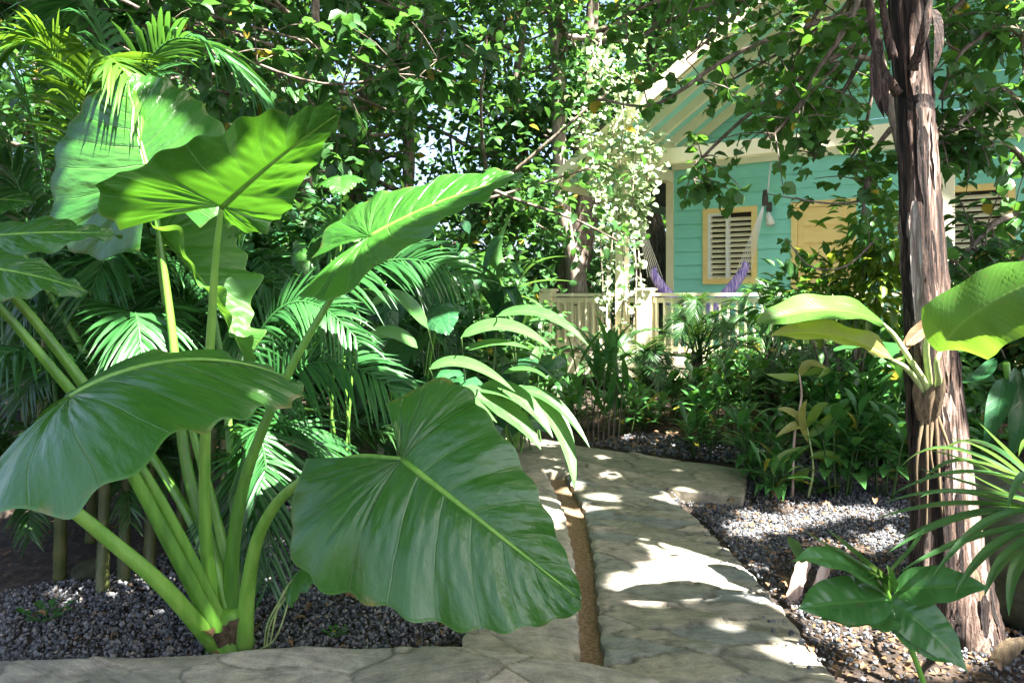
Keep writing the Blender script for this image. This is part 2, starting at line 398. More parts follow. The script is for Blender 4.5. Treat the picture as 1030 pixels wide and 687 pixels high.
def stone_mat(name, tint, mortar=(.19, .165, .115), moss=0.25):
    """worn flagstones: rnd = one number per stone, u = 0 in the joint, 1 on the stone"""
    m, nt, out = new_mat(name)
    tc = nd(nt, 'ShaderNodeTexCoord'); at = nd(nt, 'ShaderNodeAttribute', attribute_name='rnd')
    uv = nd(nt, 'ShaderNodeSeparateXYZ'); nt.links.new(tc.outputs['UV'], uv.inputs[0])
    stone = ramp(nt, at.outputs['Fac'], tint)
    n2 = nd(nt, 'ShaderNodeTexNoise', i_Scale=11.0, i_Detail=10.0, i_Roughness=.72); nt.links.new(tc.outputs['Object'], n2.inputs['Vector'])
    rot = nd(nt, 'ShaderNodeVectorRotate', rotation_type='Z_AXIS'); nt.links.new(tc.outputs['Object'], rot.inputs['Vector'])
    nt.links.new(mth(nt, 'MULTIPLY_ADD', uv.outputs[1], 1.6, -.8), rot.inputs['Angle'])
    mp3 = nd(nt, 'ShaderNodeMapping'); mp3.inputs['Scale'].default_value = (5, 26, 5); nt.links.new(rot.outputs[0], mp3.inputs[0])
    n3 = nd(nt, 'ShaderNodeTexNoise', i_Scale=1.0, i_Detail=8.0, i_Roughness=.72, i_Distortion=.6); nt.links.new(mp3.outputs[0], n3.inputs['Vector'])
    mot = ramp(nt, n2.outputs[0], [(.28, (.4, .4, .4)), (.5, (.98, .98, .98)), (.72, (1.5, 1.46, 1.38))])
    stone = mixc(nt, .8, stone, mot, 'MULTIPLY')
    stone = mixc(nt, .75, stone, ramp(nt, n3.outputs[0], [(.3, (.5, .5, .52)), (.5, (1, 1, 1)), (.72, (1.4, 1.33, 1.2))]), 'MULTIPLY')
    mo = nd(nt, 'ShaderNodeTexNoise', i_Scale=3.1, i_Detail=6.0); nt.links.new(tc.outputs['Object'], mo.inputs['Vector'])
    stone = mixc(nt, mth(nt, 'MULTIPLY', mth(nt, 'MULTIPLY', mth(nt, 'SUBTRACT', mo.outputs[0], .5), 4.0, clamp=True), moss), stone, (.10, .11, .04))
    gr = nd(nt, 'ShaderNodeTexNoise', i_Scale=240.0, i_Detail=2.0); nt.links.new(tc.outputs['Object'], gr.inputs['Vector'])
    col = mixc(nt, .5, stone, ramp(nt, gr.outputs[0], [(.3, (.6, .6, .6)), (.7, (1.35, 1.35, 1.35))]), 'MULTIPLY')
    mort = mixc(nt, .8, mortar, mot, 'MULTIPLY')
    jf = mth(nt, 'ADD', uv.outputs[0], mth(nt, 'MULTIPLY', mth(nt, 'SUBTRACT', n2.outputs[0], .45), 1.3), clamp=True)
    col = mixc(nt, jf, mort, col)
    hh = mth(nt, 'ADD', mth(nt, 'MULTIPLY', gr.outputs[0], .25), mth(nt, 'ADD', mth(nt, 'MULTIPLY', n2.outputs[0], 1.0), mth(nt, 'MULTIPLY', n3.outputs[0], 1.0)))
    bp = nd(nt, 'ShaderNodeBump', i_Strength=.7, i_Distance=0.012); nt.links.new(hh, bp.inputs['Height'])
    pb = nd(nt, 'ShaderNodeBsdfPrincipled', i_Roughness=.66); pb.inputs['Specular IOR Level'].default_value = .35
    nt.links.new(col, pb.inputs['Base Color']); nt.links.new(bp.outputs[0], pb.inputs['Normal'])
    nt.links.new(pb.outputs[0], out.inputs[0])
    return m

M = {}
M['ear'] = leaf_mat('elephant_ear_leaf', (.015, .085, .010), (.045, .17, .018), (.10, .30, .015), .30, .33, nlat=10, vein_col=(.12, .27, .07), noise=7, bump=.6, spec=.5, coat=.5)
M['ear_young'] = leaf_mat('elephant_ear_young_leaf', (.035, .14, .02), (.07, .20, .03), (.16, .36, .03), .40, .42, nlat=11, vein_col=(.2, .4, .1), noise=6, bump=.3)
M['stem'] = solid_mat('petiole_green', [(.25, (.055, .15, .02)), (.5, (.11, .27, .03)), (.75, (.19, .36, .06))], 3.0, (5, 5, .7), .38, .12, spec=.5, use_rnd=.3)
M['stem_pale'] = solid_mat('petiole_pale', [(.3, (.2, .3, .08)), (.6, (.4, .48, .2)), (.8, (.55, .6, .35))], 8, (3, 3, 1), .45, .15)
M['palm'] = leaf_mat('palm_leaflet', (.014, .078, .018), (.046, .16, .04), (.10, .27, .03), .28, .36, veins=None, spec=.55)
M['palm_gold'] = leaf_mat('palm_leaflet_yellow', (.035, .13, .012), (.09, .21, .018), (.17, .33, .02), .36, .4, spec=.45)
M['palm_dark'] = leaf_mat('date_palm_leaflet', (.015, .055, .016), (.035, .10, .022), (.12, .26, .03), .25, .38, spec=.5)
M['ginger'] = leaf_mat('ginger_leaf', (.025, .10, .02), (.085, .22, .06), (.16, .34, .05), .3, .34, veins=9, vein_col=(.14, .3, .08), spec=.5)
M['broad'] = leaf_mat('broad_leaf', (.024, .098, .024), (.065, .195, .05), (.13, .34, .04), .32, .3, veins=7, vein_col=(.1, .25, .05), spec=.55, old=(.06, (.3, .26, .03)))
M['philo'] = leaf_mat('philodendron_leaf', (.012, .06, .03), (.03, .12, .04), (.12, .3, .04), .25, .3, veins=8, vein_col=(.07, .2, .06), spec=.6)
M['tree'] = leaf_mat('tree_leaf', (.016, .06, .018), (.046, .135, .036), (.12, .31, .045), .36, .4, veins=6, vein_col=(.1, .2, .05), spec=.4, old=(.012, (.32, .24, .03)))
M['sunny'] = leaf_mat('light_tree_leaf', (.022, .085, .018), (.055, .16, .032), (.15, .36, .035), .36, .42, veins=6, vein_col=(.15, .28, .06), spec=.4, old=(.012, (.4, .3, .04)))
M['vine'] = leaf_mat('vine_leaf', (.17, .27, .11), (.40, .50, .31), (.40, .52, .22), .38, .35, spec=.5)  # leaf colour raised to carry the glare of full sun
M['yellow'] = leaf_mat('yellow_green_leaf', (.06, .15, .015), (.15, .24, .025), (.32, .42, .03), .36, .38, veins=7, vein_col=(.3, .38, .1), spec=.45)
M['banana'] = leaf_mat('banana_leaf', (.04, .13, .018), (.085, .20, .03), (.17, .34, .025), .40, .36, veins=26, vein_col=(.18, .3, .07), spec=.45, noise=5)
M['banana_glow_dry'] = leaf_mat('banana_leaf_yellowing_glow', (.16, .19, .04), (.30, .29, .07), (.36, .36, .06), .42, .45, veins=26, vein_col=(.35, .33, .12), noise=9)  # yellowing seedling leaves; also paints light glowing through one paddle leaf
M['strap'] = leaf_mat('variegated_strap_leaf', (.03, .10, .03), (.06, .17, .05), (.22, .4, .08), .28, .34, spec=.5, veins=1)
M['dead'] = leaf_mat('dead_leaf', (.075, .042, .024), (.21, .125, .065), (.2, .11, .04), .10, .6, spec=.25, veins=6, vein_col=(.3, .18, .08))
M['far'] = leaf_mat('far_leaf', (.02, .065, .02), (.05, .13, .03), (.18, .36, .04), .36, .45, spec=.35, noise=1.0)
M['bark'] = solid_mat('bark_brown', [(.3, (.045, .035, .025)), (.5, (.13, .10, .075)), (.7, (.27, .23, .19))], 5, (4, 4, .7), .85, .8, dist=.02)
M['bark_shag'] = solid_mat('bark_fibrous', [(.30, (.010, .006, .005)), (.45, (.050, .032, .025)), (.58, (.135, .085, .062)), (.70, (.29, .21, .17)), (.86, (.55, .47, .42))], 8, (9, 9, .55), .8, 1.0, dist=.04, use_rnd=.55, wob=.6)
M['bark_pale'] = solid_mat('bark_pale', [(.3, (.12, .09, .07)), (.55, (.3, .25, .2)), (.75, (.45, .41, .36))], 6, (3, 3, .9), .85, .6, dist=.015)
M['cane'] = solid_mat('palm_cane', [(.3, (.025, .035, .010)), (.55, (.06, .07, .018)), (.75, (.11, .10, .035))], 5, (2, 2, 1), .5, .3)
M['moss'] = solid_mat('mossy_bark', [(.3, (.03, .04, .01)), (.6, (.09, .10, .03)), (.8, (.15, .14, .06))], 8, (5, 5, 1), .8, .5)
M['cane_green'] = solid_mat('dark_green_cane', [(.3, (.02, .05, .012)), (.6, (.05, .10, .025)), (.8, (.09, .12, .04))], 6, (2, 2, 1), .5, .2)
M['sheath_dark'] = solid_mat('old_husk', [(.3, (.05, .035, .02)), (.55, (.14, .10, .055)), (.75, (.24, .2, .10))], 7, (8, 8, .7), .75, .6, use_rnd=.3)
M['sheath'] = solid_mat('dry_sheath', [(.3, (.18, .11, .08)), (.55, (.42, .3, .24)), (.75, (.6, .5, .43))], 6, (8, 8, .6), .75, .6, use_rnd=.3)
M['soil'] = solid_mat('soil_mulch', [(.28, (.014, .010, .007)), (.48, (.030, .021, .015)), (.62, (.065, .044, .029)), (.78, (.15, .11, .075))], 16, (1, 1, 1), .92, 1.0, detail=10, dist=.03)
M['pebble'] = solid_mat('blue_grey_pebble', [(.2, (.03, .032, .036)), (.45, (.085, .09, .098)), (.66, (.19, .19, .197)), (.76, (.15, .115, .085)), (.88, (.28, .25, .21))], 30, rough=.75, bump=.2, use_rnd=.75)
M['sand'] = solid_mat('gutter_sand', [(.3, (.10, .058, .03)), (.5, (.19, .12, .065)), (.7, (.30, .21, .13))], 60, (1, 1, 1), .95, .8, detail=8)
M['stone'] = stone_mat('path_flagstone', [(0, (.20, .185, .135)), (.2, (.30, .27, .20)), (.4, (.235, .23, .195)), (.55, (.335, .28, .22)), (.7, (.21, .22, .205)), (.85, (.28, .255, .18)), (1, (.185, .195, .185))], (.15, .135, .10))
M['stone2'] = stone_mat('kerb_stone', [(0, (.26, .23, .18)), (.35, (.37, .325, .26)), (.6, (.29, .27, .23)), (1, (.42, .35, .285))], moss=.4)
M['stone3'] = stone_mat('cross_path_stone', [(0, (.18, .175, .13)), (.5, (.25, .23, .175)), (1, (.30, .26, .20))], moss=.5)
M['rock'] = solid_mat('mossy_rock', [(.3, (.012, .015, .007)), (.5, (.04, .045, .02)), (.7, (.11, .11, .07))], 5, rough=.85, bump=.8, dist=.03)
M['teal'] = solid_mat('teal_paint', [(.3, (.24, .62, .54)), (.6, (.27, .68, .59)), (.8, (.30, .72, .63))], 3, (1, 1, 5), .55, .08)
M['teal_soffit'] = solid_mat('teal_soffit_paint', [(.3, (.28, .66, .58)), (.7, (.32, .72, .63))], 3, (4, 1, 1), .6, .08)
M['cream'] = solid_mat('cream_paint', [(.3, (.76, .68, .46)), (.6, (.81, .74, .53)), (.8, (.85, .79, .6))], 3, (1, 1, 1), .55, .06)
M['gold'] = solid_mat('yellow_paint', [(.3, (.80, .58, .22)), (.7, (.86, .66, .30))], 2.5, (1, 1, 3), .5, .06)
M['white'] = solid_mat('white_paint', [(.3, (.70, .70, .68)), (.7, (.8, .8, .78))], 4, rough=.5, bump=.05)
M['roofing'] = solid_mat('roof_shingle', [(.3, (.12, .11, .10)), (.7, (.25, .23, .21))], 8, rough=.9, bump=.5)
M['deck'] = solid_mat('deck_boards', [(.3, (.25, .2, .15)), (.7, (.4, .33, .26))], 3, (1, 14, 1), .7, .3)
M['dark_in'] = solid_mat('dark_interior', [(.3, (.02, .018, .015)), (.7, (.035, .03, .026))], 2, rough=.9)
M['rope'] = solid_mat('white_cotton_rope', [(.3, (.6, .59, .57)), (.7, (.78, .77, .75))], 60, (1, 1, 5), .85, .5)
M['purple'] = solid_mat('purple_weave', [(.35, (.10, .07, .30)), (.5, (.22, .16, .5)), (.58, (.6, .5, .7)), (.7, (.16, .1, .42))], 14, (6, .5, .5), .85, .3)
M['metal'] = solid_mat('dark_metal', [(.3, (.03, .028, .026)), (.7, (.07, .062, .055))], 8, rough=.5)

# ------------------------------------------------------------------ points to be sunlit: leaves of the unseen canopy are cut out towards the sun
GAPS = []                                            # (point, radius): no canopy leaf stands between this point and the sun
def gap(p, r): GAPS.append((np.asarray(p, float), r))
for px, py, r in [(655, 586, .05), (640, 596, .05), (675, 582, .04), (625, 603, .03),
                  (550, 470, .06), (572, 497, .06), (600, 508, .05), (585, 520, .05), (612, 487, .04), (560, 482, .04), (545, 455, .1),
                  (682, 507, .06), (665, 510, .03), (640, 440, .15), (700, 449, .13), (690, 463, .04),
                  (745, 530, .06), (762, 520, .07), (752, 540, .05), (775, 531, .06), (800, 527, .07), (828, 520, .08), (855, 517, .08), (880, 515, .08), (800, 510, .06), (880, 545, .08), (850, 550, .06), (895, 535, .07),
                  (775, 580, .05), (800, 601, .07), (820, 632, .09), (850, 640, .1), (880, 645, .1), (915, 655, .09), (940, 668, .08), (980, 640, .08), (965, 655, .06), (870, 622, .06), (800, 610, .05), (930, 640, .1), (900, 632, .08),
                  (545, 388, .35), (620, 420, .2), (600, 470, .08), (780, 455, .15), (850, 470, .15), (880, 452, .2), (720, 452, .1), (665, 447, .1), (340, 575, .04), (500, 560, .05)]:
    gap(G(px, py), r)
for px, py, Y, r in [(915, 90, 3.3, .09), (917, 115, 3.3, .1), (919, 140, 3.3, .1), (923, 165, 3.3, .1), (927, 190, 3.3, .09), (932, 300, 3.4, .06), (935, 285, 3.4, .04), (950, 450, 3.3, .05), (955, 480, 3.25, .09), (958, 505, 3.25, .09), (958, 530, 3.25, .09), (960, 555, 3.25, .06), (965, 585, 3.2, .07), (970, 610, 3.2, .06), (820, 560, 3.7, .1),
                    (895, 318, 3.2, .07), (880, 312, 3.2, .05), (1000, 310, 2.9, .14), (970, 335, 3.0, .1), (1020, 290, 2.9, .1), (800, 345, 3.1, .06), (850, 340, 3.1, .06), (915, 355, 3.25, .05),
                    (95, 150, 3.3, .12), (165, 150, 3.3, .10), (125, 130, 3.3, .10), (75, 165, 3.3, .07), (220, 160, 3.0, .2), (280, 140, 3.0, .2), (320, 130, 3.05, .15), (160, 190, 2.95, .15), (250, 180, 3.0, .15),
                    (330, 240, 3.2, .12), (375, 232, 3.2, .14), (420, 215, 3.25, .14), (470, 200, 3.3, .14), (510, 182, 3.3, .10), (440, 205, 3.25, .1),
                                        (400, 275, 4.2, .15), (430, 280, 4.2, .18), (450, 290, 4.2, .15), (465, 275, 4.2, .12), (335, 380, 3.9, .18), (360, 400, 3.9, .18), (320, 350, 3.9, .15), (300, 400, 3.9, .15), (370, 370, 3.9, .15), (290, 330, 4.0, .15),
                    (500, 345, 5.2, .2), (540, 345, 5.2, .2), (440, 370, 5, .2), (490, 380, 5, .2), (500, 410, 4.8, .25), (540, 425, 4.8, .25), (560, 450, 4.8, .2), (580, 430, 4.9, .2), (480, 395, 4.8, .2), (430, 390, 5, .2),
                    (345, 195, 4.5, .15), (350, 210, 4.5, .12), (530, 270, 7, .3), (560, 265, 7, .3),
                    (60, 80, 3.9, .2), (30, 70, 3.9, .2), (110, 85, 3.9, .2), (170, 70, 4.0, .2), (210, 90, 4.0, .2), (250, 105, 4.0, .15), (20, 130, 4.0, .2), (60, 180, 4.0, .1), (140, 70, 4.0, .15),
                    (110, 265, 3.9, .08), (930, 460, 2.7, .05), (985, 480, 2.6, .06), (1010, 520, 2.6, .08), (960, 520, 2.6, .05), (1000, 560, 2.6, .06), (990, 460, 2.6, .06),
                    (690, 400, 8, .25), (720, 410, 7.5, .2), (760, 400, 7.5, .2), (850, 420, 7, .25), (880, 400, 7, .25), (800, 420, 7, .15), (660, 420, 8, .2), (820, 405, 7, .12)]:
    gap(P(px, py, Y), r)
for q in [(612, 345), (606, 300), (610, 240), (616, 180), (620, 130), (600, 330), (600, 280), (598, 230), (604, 180), (605, 110), (632, 320), (634, 280), (630, 220), (632, 160), (640, 120), (590, 150), (646, 180), (620, 370)]:
    gap(P(*q, 11.5), .3)
for q in [(566, 200), (562, 240), (584, 262), (592, 230), (575, 285), (567, 130)]: gap(P(*q, 15), .25)
for q in [(665, 110), (580, 180), (720, 70)]: gap(P(*q, 11.4), .3)
for q in [(330, 60), (370, 80), (425, 62), (300, 45), (250, 60), (400, 40), (445, 75), (200, 40), (350, 100), (120, 20)]: gap(P(*q, 6.1), .16)
GP = np.array([g[0] for g in GAPS]); GR = np.array([g[1] for g in GAPS]); SV = np.array(SUN)
def sun_open(pos, extra):
    """True where a canopy leaf at pos would shade one of the gaps"""
    d = pos[:, None, :] - GP[None]
    t = d @ SV
    perp = np.linalg.norm(d - t[..., None] * SV, axis=2)
    return ((t > 0.3) & (perp < GR[None] + extra)).any(axis=1)

# ------------------------------------------------------------------ the setting
def sheet(name, pts_fn, n, m, mat, kind='structure', drop=0.0):
    mb = MB()
    V = np.array([[pts_fn(i / (n - 1), j / (m - 1)) for j in range(m)] for i in range(n)])
    mb.add(V.reshape(-1, 3), grid_q(n, m)[:, ::-1])
    if drop:                                          # vertical sides so that a slab has thickness
        ring = list(range(m)) + [i * m + m - 1 for i in range(1, n)] + [(n - 1) * m + j for j in range(m - 2, -1, -1)] + [i * m for i in range(n - 2, 0, -1)]
        R = V.reshape(-1, 3)[ring]; L = R.copy(); L[:, 2] -= drop; k = len(ring)
        mb.add(np.vstack([R, L]), [(a, a + k, (a + 1) % k + k, (a + 1) % k) for a in range(k)])
    o = mb.build(name, mat)
    return tag(o, kind=kind)
rg = np.random.default_rng(3)
def hump(x, y):
    return 0.05 * math.sin(x * 1.3 + 1) * math.cos(y * .9) + .02 * math.sin(x * 4.1 + y * 3.3)
mb = MB()
gx = np.concatenate([np.linspace(-220, -9, 14), np.linspace(-8, 8, 120), np.linspace(9, 220, 14)])
gy = np.concatenate([np.linspace(-40, -1, 6), np.linspace(0, 16, 130), np.linspace(17, 260, 18)])
XX, YY = np.meshgrid(gx, gy, indexing='ij')
ZZ = .012 * np.sin(XX * 3.1 + 1) * np.cos(YY * 2.3) + .010 * np.sin(XX * 7.7 + YY * 5.1) + .006 * rg.normal(0, 1, XX.shape)
ZZ = np.where(np.abs(XX) > 9, 0, ZZ) - .02
mb.add(np.stack([XX, YY, ZZ], -1).reshape(-1, 3), grid_q(len(gx), len(gy)))
gnd = tag(mb.build('ground', M['soil']), kind='structure')

# main path on the right of the gutter: left and right edges, near to far
def edge_fn(pix, z):
    p = np.array([G(a, b, z) for a, b in pix])
    s = np.concatenate([[0], np.cumsum(np.linalg.norm(np.diff(p, axis=0), axis=1))]); s /= s[-1]
    return lambda u: A(*[np.interp(u, s, p[:, c]) for c in range(3)])
def stone_strip(name, left, right, z, n, m, mat, drop, cu, cv, seed, wob=.004, rise=.007, off=.004):
    """irregular flagstones with recessed joints, laid between two edges"""
    rng = np.random.default_rng(seed); l, r = edge_fn(left, z), edge_fn(right, z)
    us, vs = np.linspace(0, 1, n), np.linspace(0, 1, m)
    Lp, Rp = np.array([l(u) for u in us]), np.array([r(u) for u in us])
    Pt = Lp[:, None, :] + (Rp - Lp)[:, None, :] * vs[None, :, None]
    al = np.concatenate([[0], np.cumsum(np.linalg.norm(np.diff((Lp + Rp) / 2, axis=0), axis=1))]); wd = np.linalg.norm(Rp - Lp, axis=1)
    a = np.broadcast_to(al[:, None], (n, m)); b = vs[None, :] * wd[:, None]
    a2, b2 = a / cu, b / cv; dis = lambda p, q_: .17 * np.sin(p * 2.3 + q_ * 1.1 + seed) + .11 * np.sin(p * 4.1 - q_ * 3.3) + .06 * np.sin(p * 9 + q_ * 8)
    a2, b2 = a2 + dis(a2, b2), b2 + dis(b2 + 5, a2 + 3)
    na, nb = int(al[-1] / cu) + 3, int(wd.max() / cv) + 3
    sd = np.array([[i_ - .5 + rng.uniform(-.38, .38), j_ - .5 + (.5 if i_ % 2 else 0) + rng.uniform(-.42, .42)] for i_ in range(na) for j_ in range(nb)])
    pts = np.stack([a2.ravel(), b2.ravel()], 1); id1 = np.zeros(len(pts), int); e = np.zeros(len(pts))
    for k0 in range(0, len(pts), 4000):
        d = np.linalg.norm(pts[k0:k0 + 4000, None] - sd[None], axis=2); o_ = np.argpartition(d, 1, axis=1)[:, :2]; dd = np.take_along_axis(d, o_, 1); sw = dd[:, 0] > dd[:, 1]
        id1[k0:k0 + 4000] = np.where(sw, o_[:, 1], o_[:, 0]); e[k0:k0 + 4000] = np.abs(dd[:, 1] - dd[:, 0])
    jt = np.clip(e * min(cu, cv) / .022, 0, 1); jt = jt * jt * (3 - 2 * jt)
    so, st_, sr = rng.normal(0, off, len(sd)), rng.normal(0, .02, (len(sd), 2)), rng.uniform(0, 1, len(sd))
    rel = (pts - sd[id1]) * A(cu, cv)
    hgt = rise * (jt - 1) + (so[id1] + (rel * st_[id1]).sum(1)) * jt
    x, y = Pt[..., 0], Pt[..., 1]
    for _ in range(10):
        fx, fy = rng.normal(0, 14, 2); hgt = hgt + (rng.uniform(.0003, .0012) * np.sin(x * fx + y * fy + rng.uniform(0, 6))).ravel()
    Pt[..., 2] += hgt.reshape(n, m) + wob * np.sin(x * 5.3 + y * 3.1) * np.cos(y * 6.7 - x * 2.2)
    ed = np.minimum(np.minimum(b, wd[:, None] - b), np.minimum(a, al[-1] - a)); Pt[..., 2] -= .012 * np.clip(1 - ed / .035, 0, 1) ** 2
    edge = np.zeros((n, m), bool); edge[0] = edge[-1] = True; edge[:, 0] = edge[:, -1] = True
    Pt[..., 0] += edge * .006 * np.sin(y * 31) ; Pt[..., 1] += edge * .005 * np.sin(x * 37)
    mb = MB(); mb.add(Pt.reshape(-1, 3), grid_q(n, m)[:, ::-1], None, np.stack([jt, rng.uniform(0, 1, len(sd))[id1]], 1), sr[id1])
    ring = list(range(m)) + [q * m + m - 1 for q in range(1, n)] + [(n - 1) * m + q for q in range(m - 2, -1, -1)] + [q * m for q in range(n - 2, 0, -1)]
    R_ = Pt.reshape(-1, 3)[ring]; L_ = R_.copy(); L_[:, 2] -= drop; k = len(ring)
    mb.add(np.vstack([R_, L_]), [(q, q + k, (q + 1) % k + k, (q + 1) % k) for q in range(k)], None, np.full((2 * k, 2), .8), np.tile(sr[id1][ring], 2))
    return tag(mb.build(name, mat), kind='structure')
stone_strip('path', [(640, 900), (622, 760), (611, 680), (603, 620), (598, 560), (588, 510), (570, 478), (556, 462)],
            [(1010, 900), (905, 740), (842, 682), (800, 628), (755, 575), (700, 520), (662, 488), (640, 474)], .07, 300, 72, M['stone'], .12, .15, .40, 5)
stone_strip('path_border', [(440, 760), (462, 660), (470, 625), (484, 598), (500, 545), (512, 500), (512, 470), (506, 452)],
            [(588, 760), (583, 676), (581, 620), (577, 560), (567, 512), (552, 480), (545, 466), (540, 456)], .075, 240, 36, M['stone2'], .12, .42, .5, 6, wob=.009)
def strip_plain(name, left, right, z, n, m, mat, drop):
    l, r = edge_fn(left, z), edge_fn(right, z)
    def f(u, v):
        p = lerp(l(u), r(u), v); p[2] += .004 * math.sin(p[0] * 31 + p[1] * 13) * math.cos(p[1] * 17) - .012 * math.sin(math.pi * v); return p
    return sheet(name, f, n, m, mat, drop=drop)
strip_plain('gutter', [(560, 800), (570, 676), (570, 620), (566, 560), (556, 512), (540, 478)], [(650, 800), (620, 676), (612, 620), (606, 560), (596, 512), (575, 478)], .03, 90, 12, M['sand'], .05)
# path that crosses behind
stone_strip('cross_path', [(380, 455), (470, 466), (520, 472), (575, 474), (640, 484), (700, 494), (748, 498)],
            [(380, 428), (470, 432), (520, 437), (575, 446), (640, 457), (700, 464), (752, 470)], .09, 260, 46, M['stone3'], .2, .45, .34, 7, wob=.010)
# kerb of the path in front of the beds
stone_strip('kerb', [(-260, 1100), (0, 1100), (200, 1100), (400, 1100), (560, 1100), (640, 1100), (700, 1100)],
            [(-160, 672), (0, 662), (120, 657), (230, 652), (330, 648), (440, 648), (520, 655), (590, 665), (640, 678), (680, 696)], .16, 240, 110, M['stone2'], .22, .34, .30, 8, wob=.010)

# gravel: thousands of blue-grey pebbles in the beds
ICO = None
def ico():
    p = (1 + 5 ** .5) / 2
    V = unit(np.array([[-1, p, 0], [1, p, 0], [-1, -p, 0], [1, -p, 0], [0, -1, p], [0, 1, p], [0, -1, -p], [0, 1, -p], [p, 0, -1], [p, 0, 1], [-p, 0, -1], [-p, 0, 1]], float))
    T = np.array([[0, 11, 5], [0, 5, 1], [0, 1, 7], [0, 7, 10], [0, 10, 11], [1, 5, 9], [5, 11, 4], [11, 10, 2], [10, 7, 6], [7, 1, 8], [3, 9, 4], [3, 4, 2], [3, 2, 6], [3, 6, 8], [3, 8, 9], [4, 9, 5], [2, 4, 11], [6, 2, 10], [8, 6, 7], [9, 8, 1]])
    return V, T
IV, IT = ico()
def in_poly(x, y, poly):
    c = np.zeros(len(x), bool); j = len(poly) - 1
    for i in range(len(poly)):
        xi, yi = poly[i]; xj, yj = poly[j]
        c ^= ((yi > y) != (yj > y)) & (x < (xj - xi) * (y - yi) / (yj - yi + 1e-12) + xi); j = i
    return c
def scatter_poly(pix, n, rng, dens=None):
    poly = np.array([G(a, b)[:2] for a, b in pix])
    lo, hi = poly.min(0), poly.max(0)
    out = np.zeros((0, 2))
    while len(out) < n:
        q = rng.uniform(lo, hi, (n * 2, 2)); q = q[in_poly(q[:, 0], q[:, 1], poly)]
        if dens is not None: q = q[rng.uniform(0, 1, len(q)) < dens(q[:, 0], q[:, 1])]
        out = np.vstack([out, q])
    return out[:n]
def patchy(x, y): return .25 + .75 * (np.sin(x * 2.1 + y * 1.7) * np.sin(x * 3.7 - y * 2.9 + 1) > -.25)
def pebbles(name, pix, n, s0, s1, rng, mat, dens=None, z0=0.0):
    q = scatter_poly(pix, n, rng, dens)
    s = rng.uniform(s0, s1, n) * rng.choice([.6, .8, 1, 1, 1.3, 1.8], n)
    z = rng.uniform(-.006, .016, n) if not z0 else np.full(n, z0)
    V = IV[None] * rng.uniform(.75, 1.25, (n, 12, 1)) * s[:, None, None] * rng.uniform(.6, 1.2, (n, 1, 3))
    V = V + np.concatenate([q, z[:, None]], 1)[:, None, :]
    mb = MB(); mb.add(V.reshape(-1, 3), None, (IT[None] + (np.arange(n) * 12)[:, None, None]).reshape(-1, 3), None, np.repeat(rng.beta(2, 2.6, n), 12))
    return tag(mb.build(name, mat, smooth=False), kind='stuff')
rg = np.random.default_rng(11)
pebbles('gravel', [(0, 672), (0, 596), (90, 580), (160, 560), (250, 520), (330, 500), (420, 480), (500, 480), (510, 520), (482, 600), (466, 660), (330, 662), (120, 668)], 26000, .0045, .0085, rg, M['pebble'])
pebbles('gravel', [(640, 490), (748, 500), (755, 470), (900, 476), (1060, 530), (1100, 700), (860, 700), (790, 610), (700, 515)], 24000, .0042, .0085, rg, M['pebble'], lambda x, y: patchy(x, y) * np.where(y < 4.1, .35, 1))
pebbles('gravel', [(590, 447), (640, 436), (760, 447), (900, 470), (900, 480), (760, 468), (640, 455)], 2300, .008, .016, rg, M['pebble'])
pebbles('gravel', [(792, 622), (842, 690), (800, 690), (752, 622), (700, 540), (670, 500), (695, 520), (750, 575)], 170, .003, .008, rg, M['pebble'], None, .072)
pebbles('gravel', [(466, 652), (480, 610), (500, 600), (520, 640), (490, 655)], 60, .003, .007, rg, M['pebble'], None, .078)
# fine leaf litter: nobody could count it
def litter(pix, n, rng, s=(.015, .05)):
    q = scatter_poly(pix, n, rng)
    mb = MB()
    leaves(mb, np.concatenate([q, rng.uniform(.0, .025, (n, 1))], 1), rdir(rng, n, .12), unit(A(0, 0, 1) + rng.normal(0, .25, (n, 3))), rng.uniform(*s, n), rng, 'leaf')
    return tag(mb.build('leaf_litter', M['dead']), kind='stuff')
litter([(640, 490), (760, 500), (900, 520), (1060, 540), (1100, 700), (860, 700), (790, 610), (700, 515)], 1500, rg, (.012, .045))
litter([(590, 447), (560, 420), (640, 395), (760, 400), (960, 420), (1020, 500), (900, 490), (760, 468), (640, 455)], 2600, rg, (.02, .07))
litter([(0, 672), (0, 500), (300, 470), (500, 480), (482, 600), (466, 660)], 420, rg)
litter([(0, 560), (-100, 440), (300, 400), (520, 400), (500, 470), (250, 520)], 2200, rg, (.02, .07))

# ------------------------------------------------------------------ the house (x along the wall, -y towards the porch, z up)
TH = math.atan2(-.549, .836)
house = empty('house', (2.9, 14, 0), 'turquoise clapboard house with cream rafters and railed porch behind the garden', 'house', rz=TH)
def clap(x0, x1, z0, z1, holes=(), y=0.0, step=.25):
    mb = MB(); z = z0
    while z < z1 - 1e-6:
        h = min(step, z1 - z); cuts = sorted({x0, x1, *[q for hh in holes for q in hh[:2]]})
        for a, b in zip(cuts[:-1], cuts[1:]):
            hs = [hh for hh in holes if hh[0] <= a + 1e-6 and hh[1] >= b - 1e-6]
            spans = [(z, z + h)]
            for hh in hs: spans = [q for p_, r_ in spans for q in ((p_, min(r_, hh[2])), (max(p_, hh[3]), r_)) if q[1] - q[0] > .004]
            for p_, r_ in spans:
                y0, y1 = lerp(-.032, -.008, (p_ - z) / h), lerp(-.032, -.008, (r_ - z) / h)
                mb.add([(a, y + y0, p_), (b, y + y0, p_), (b, y + y1, r_), (a, y + y1, r_), (a, y + .0, p_), (b, y + .0, p_)], [(0, 1, 2, 3), (4, 5, 1, 0)])
        z += h
    return mb
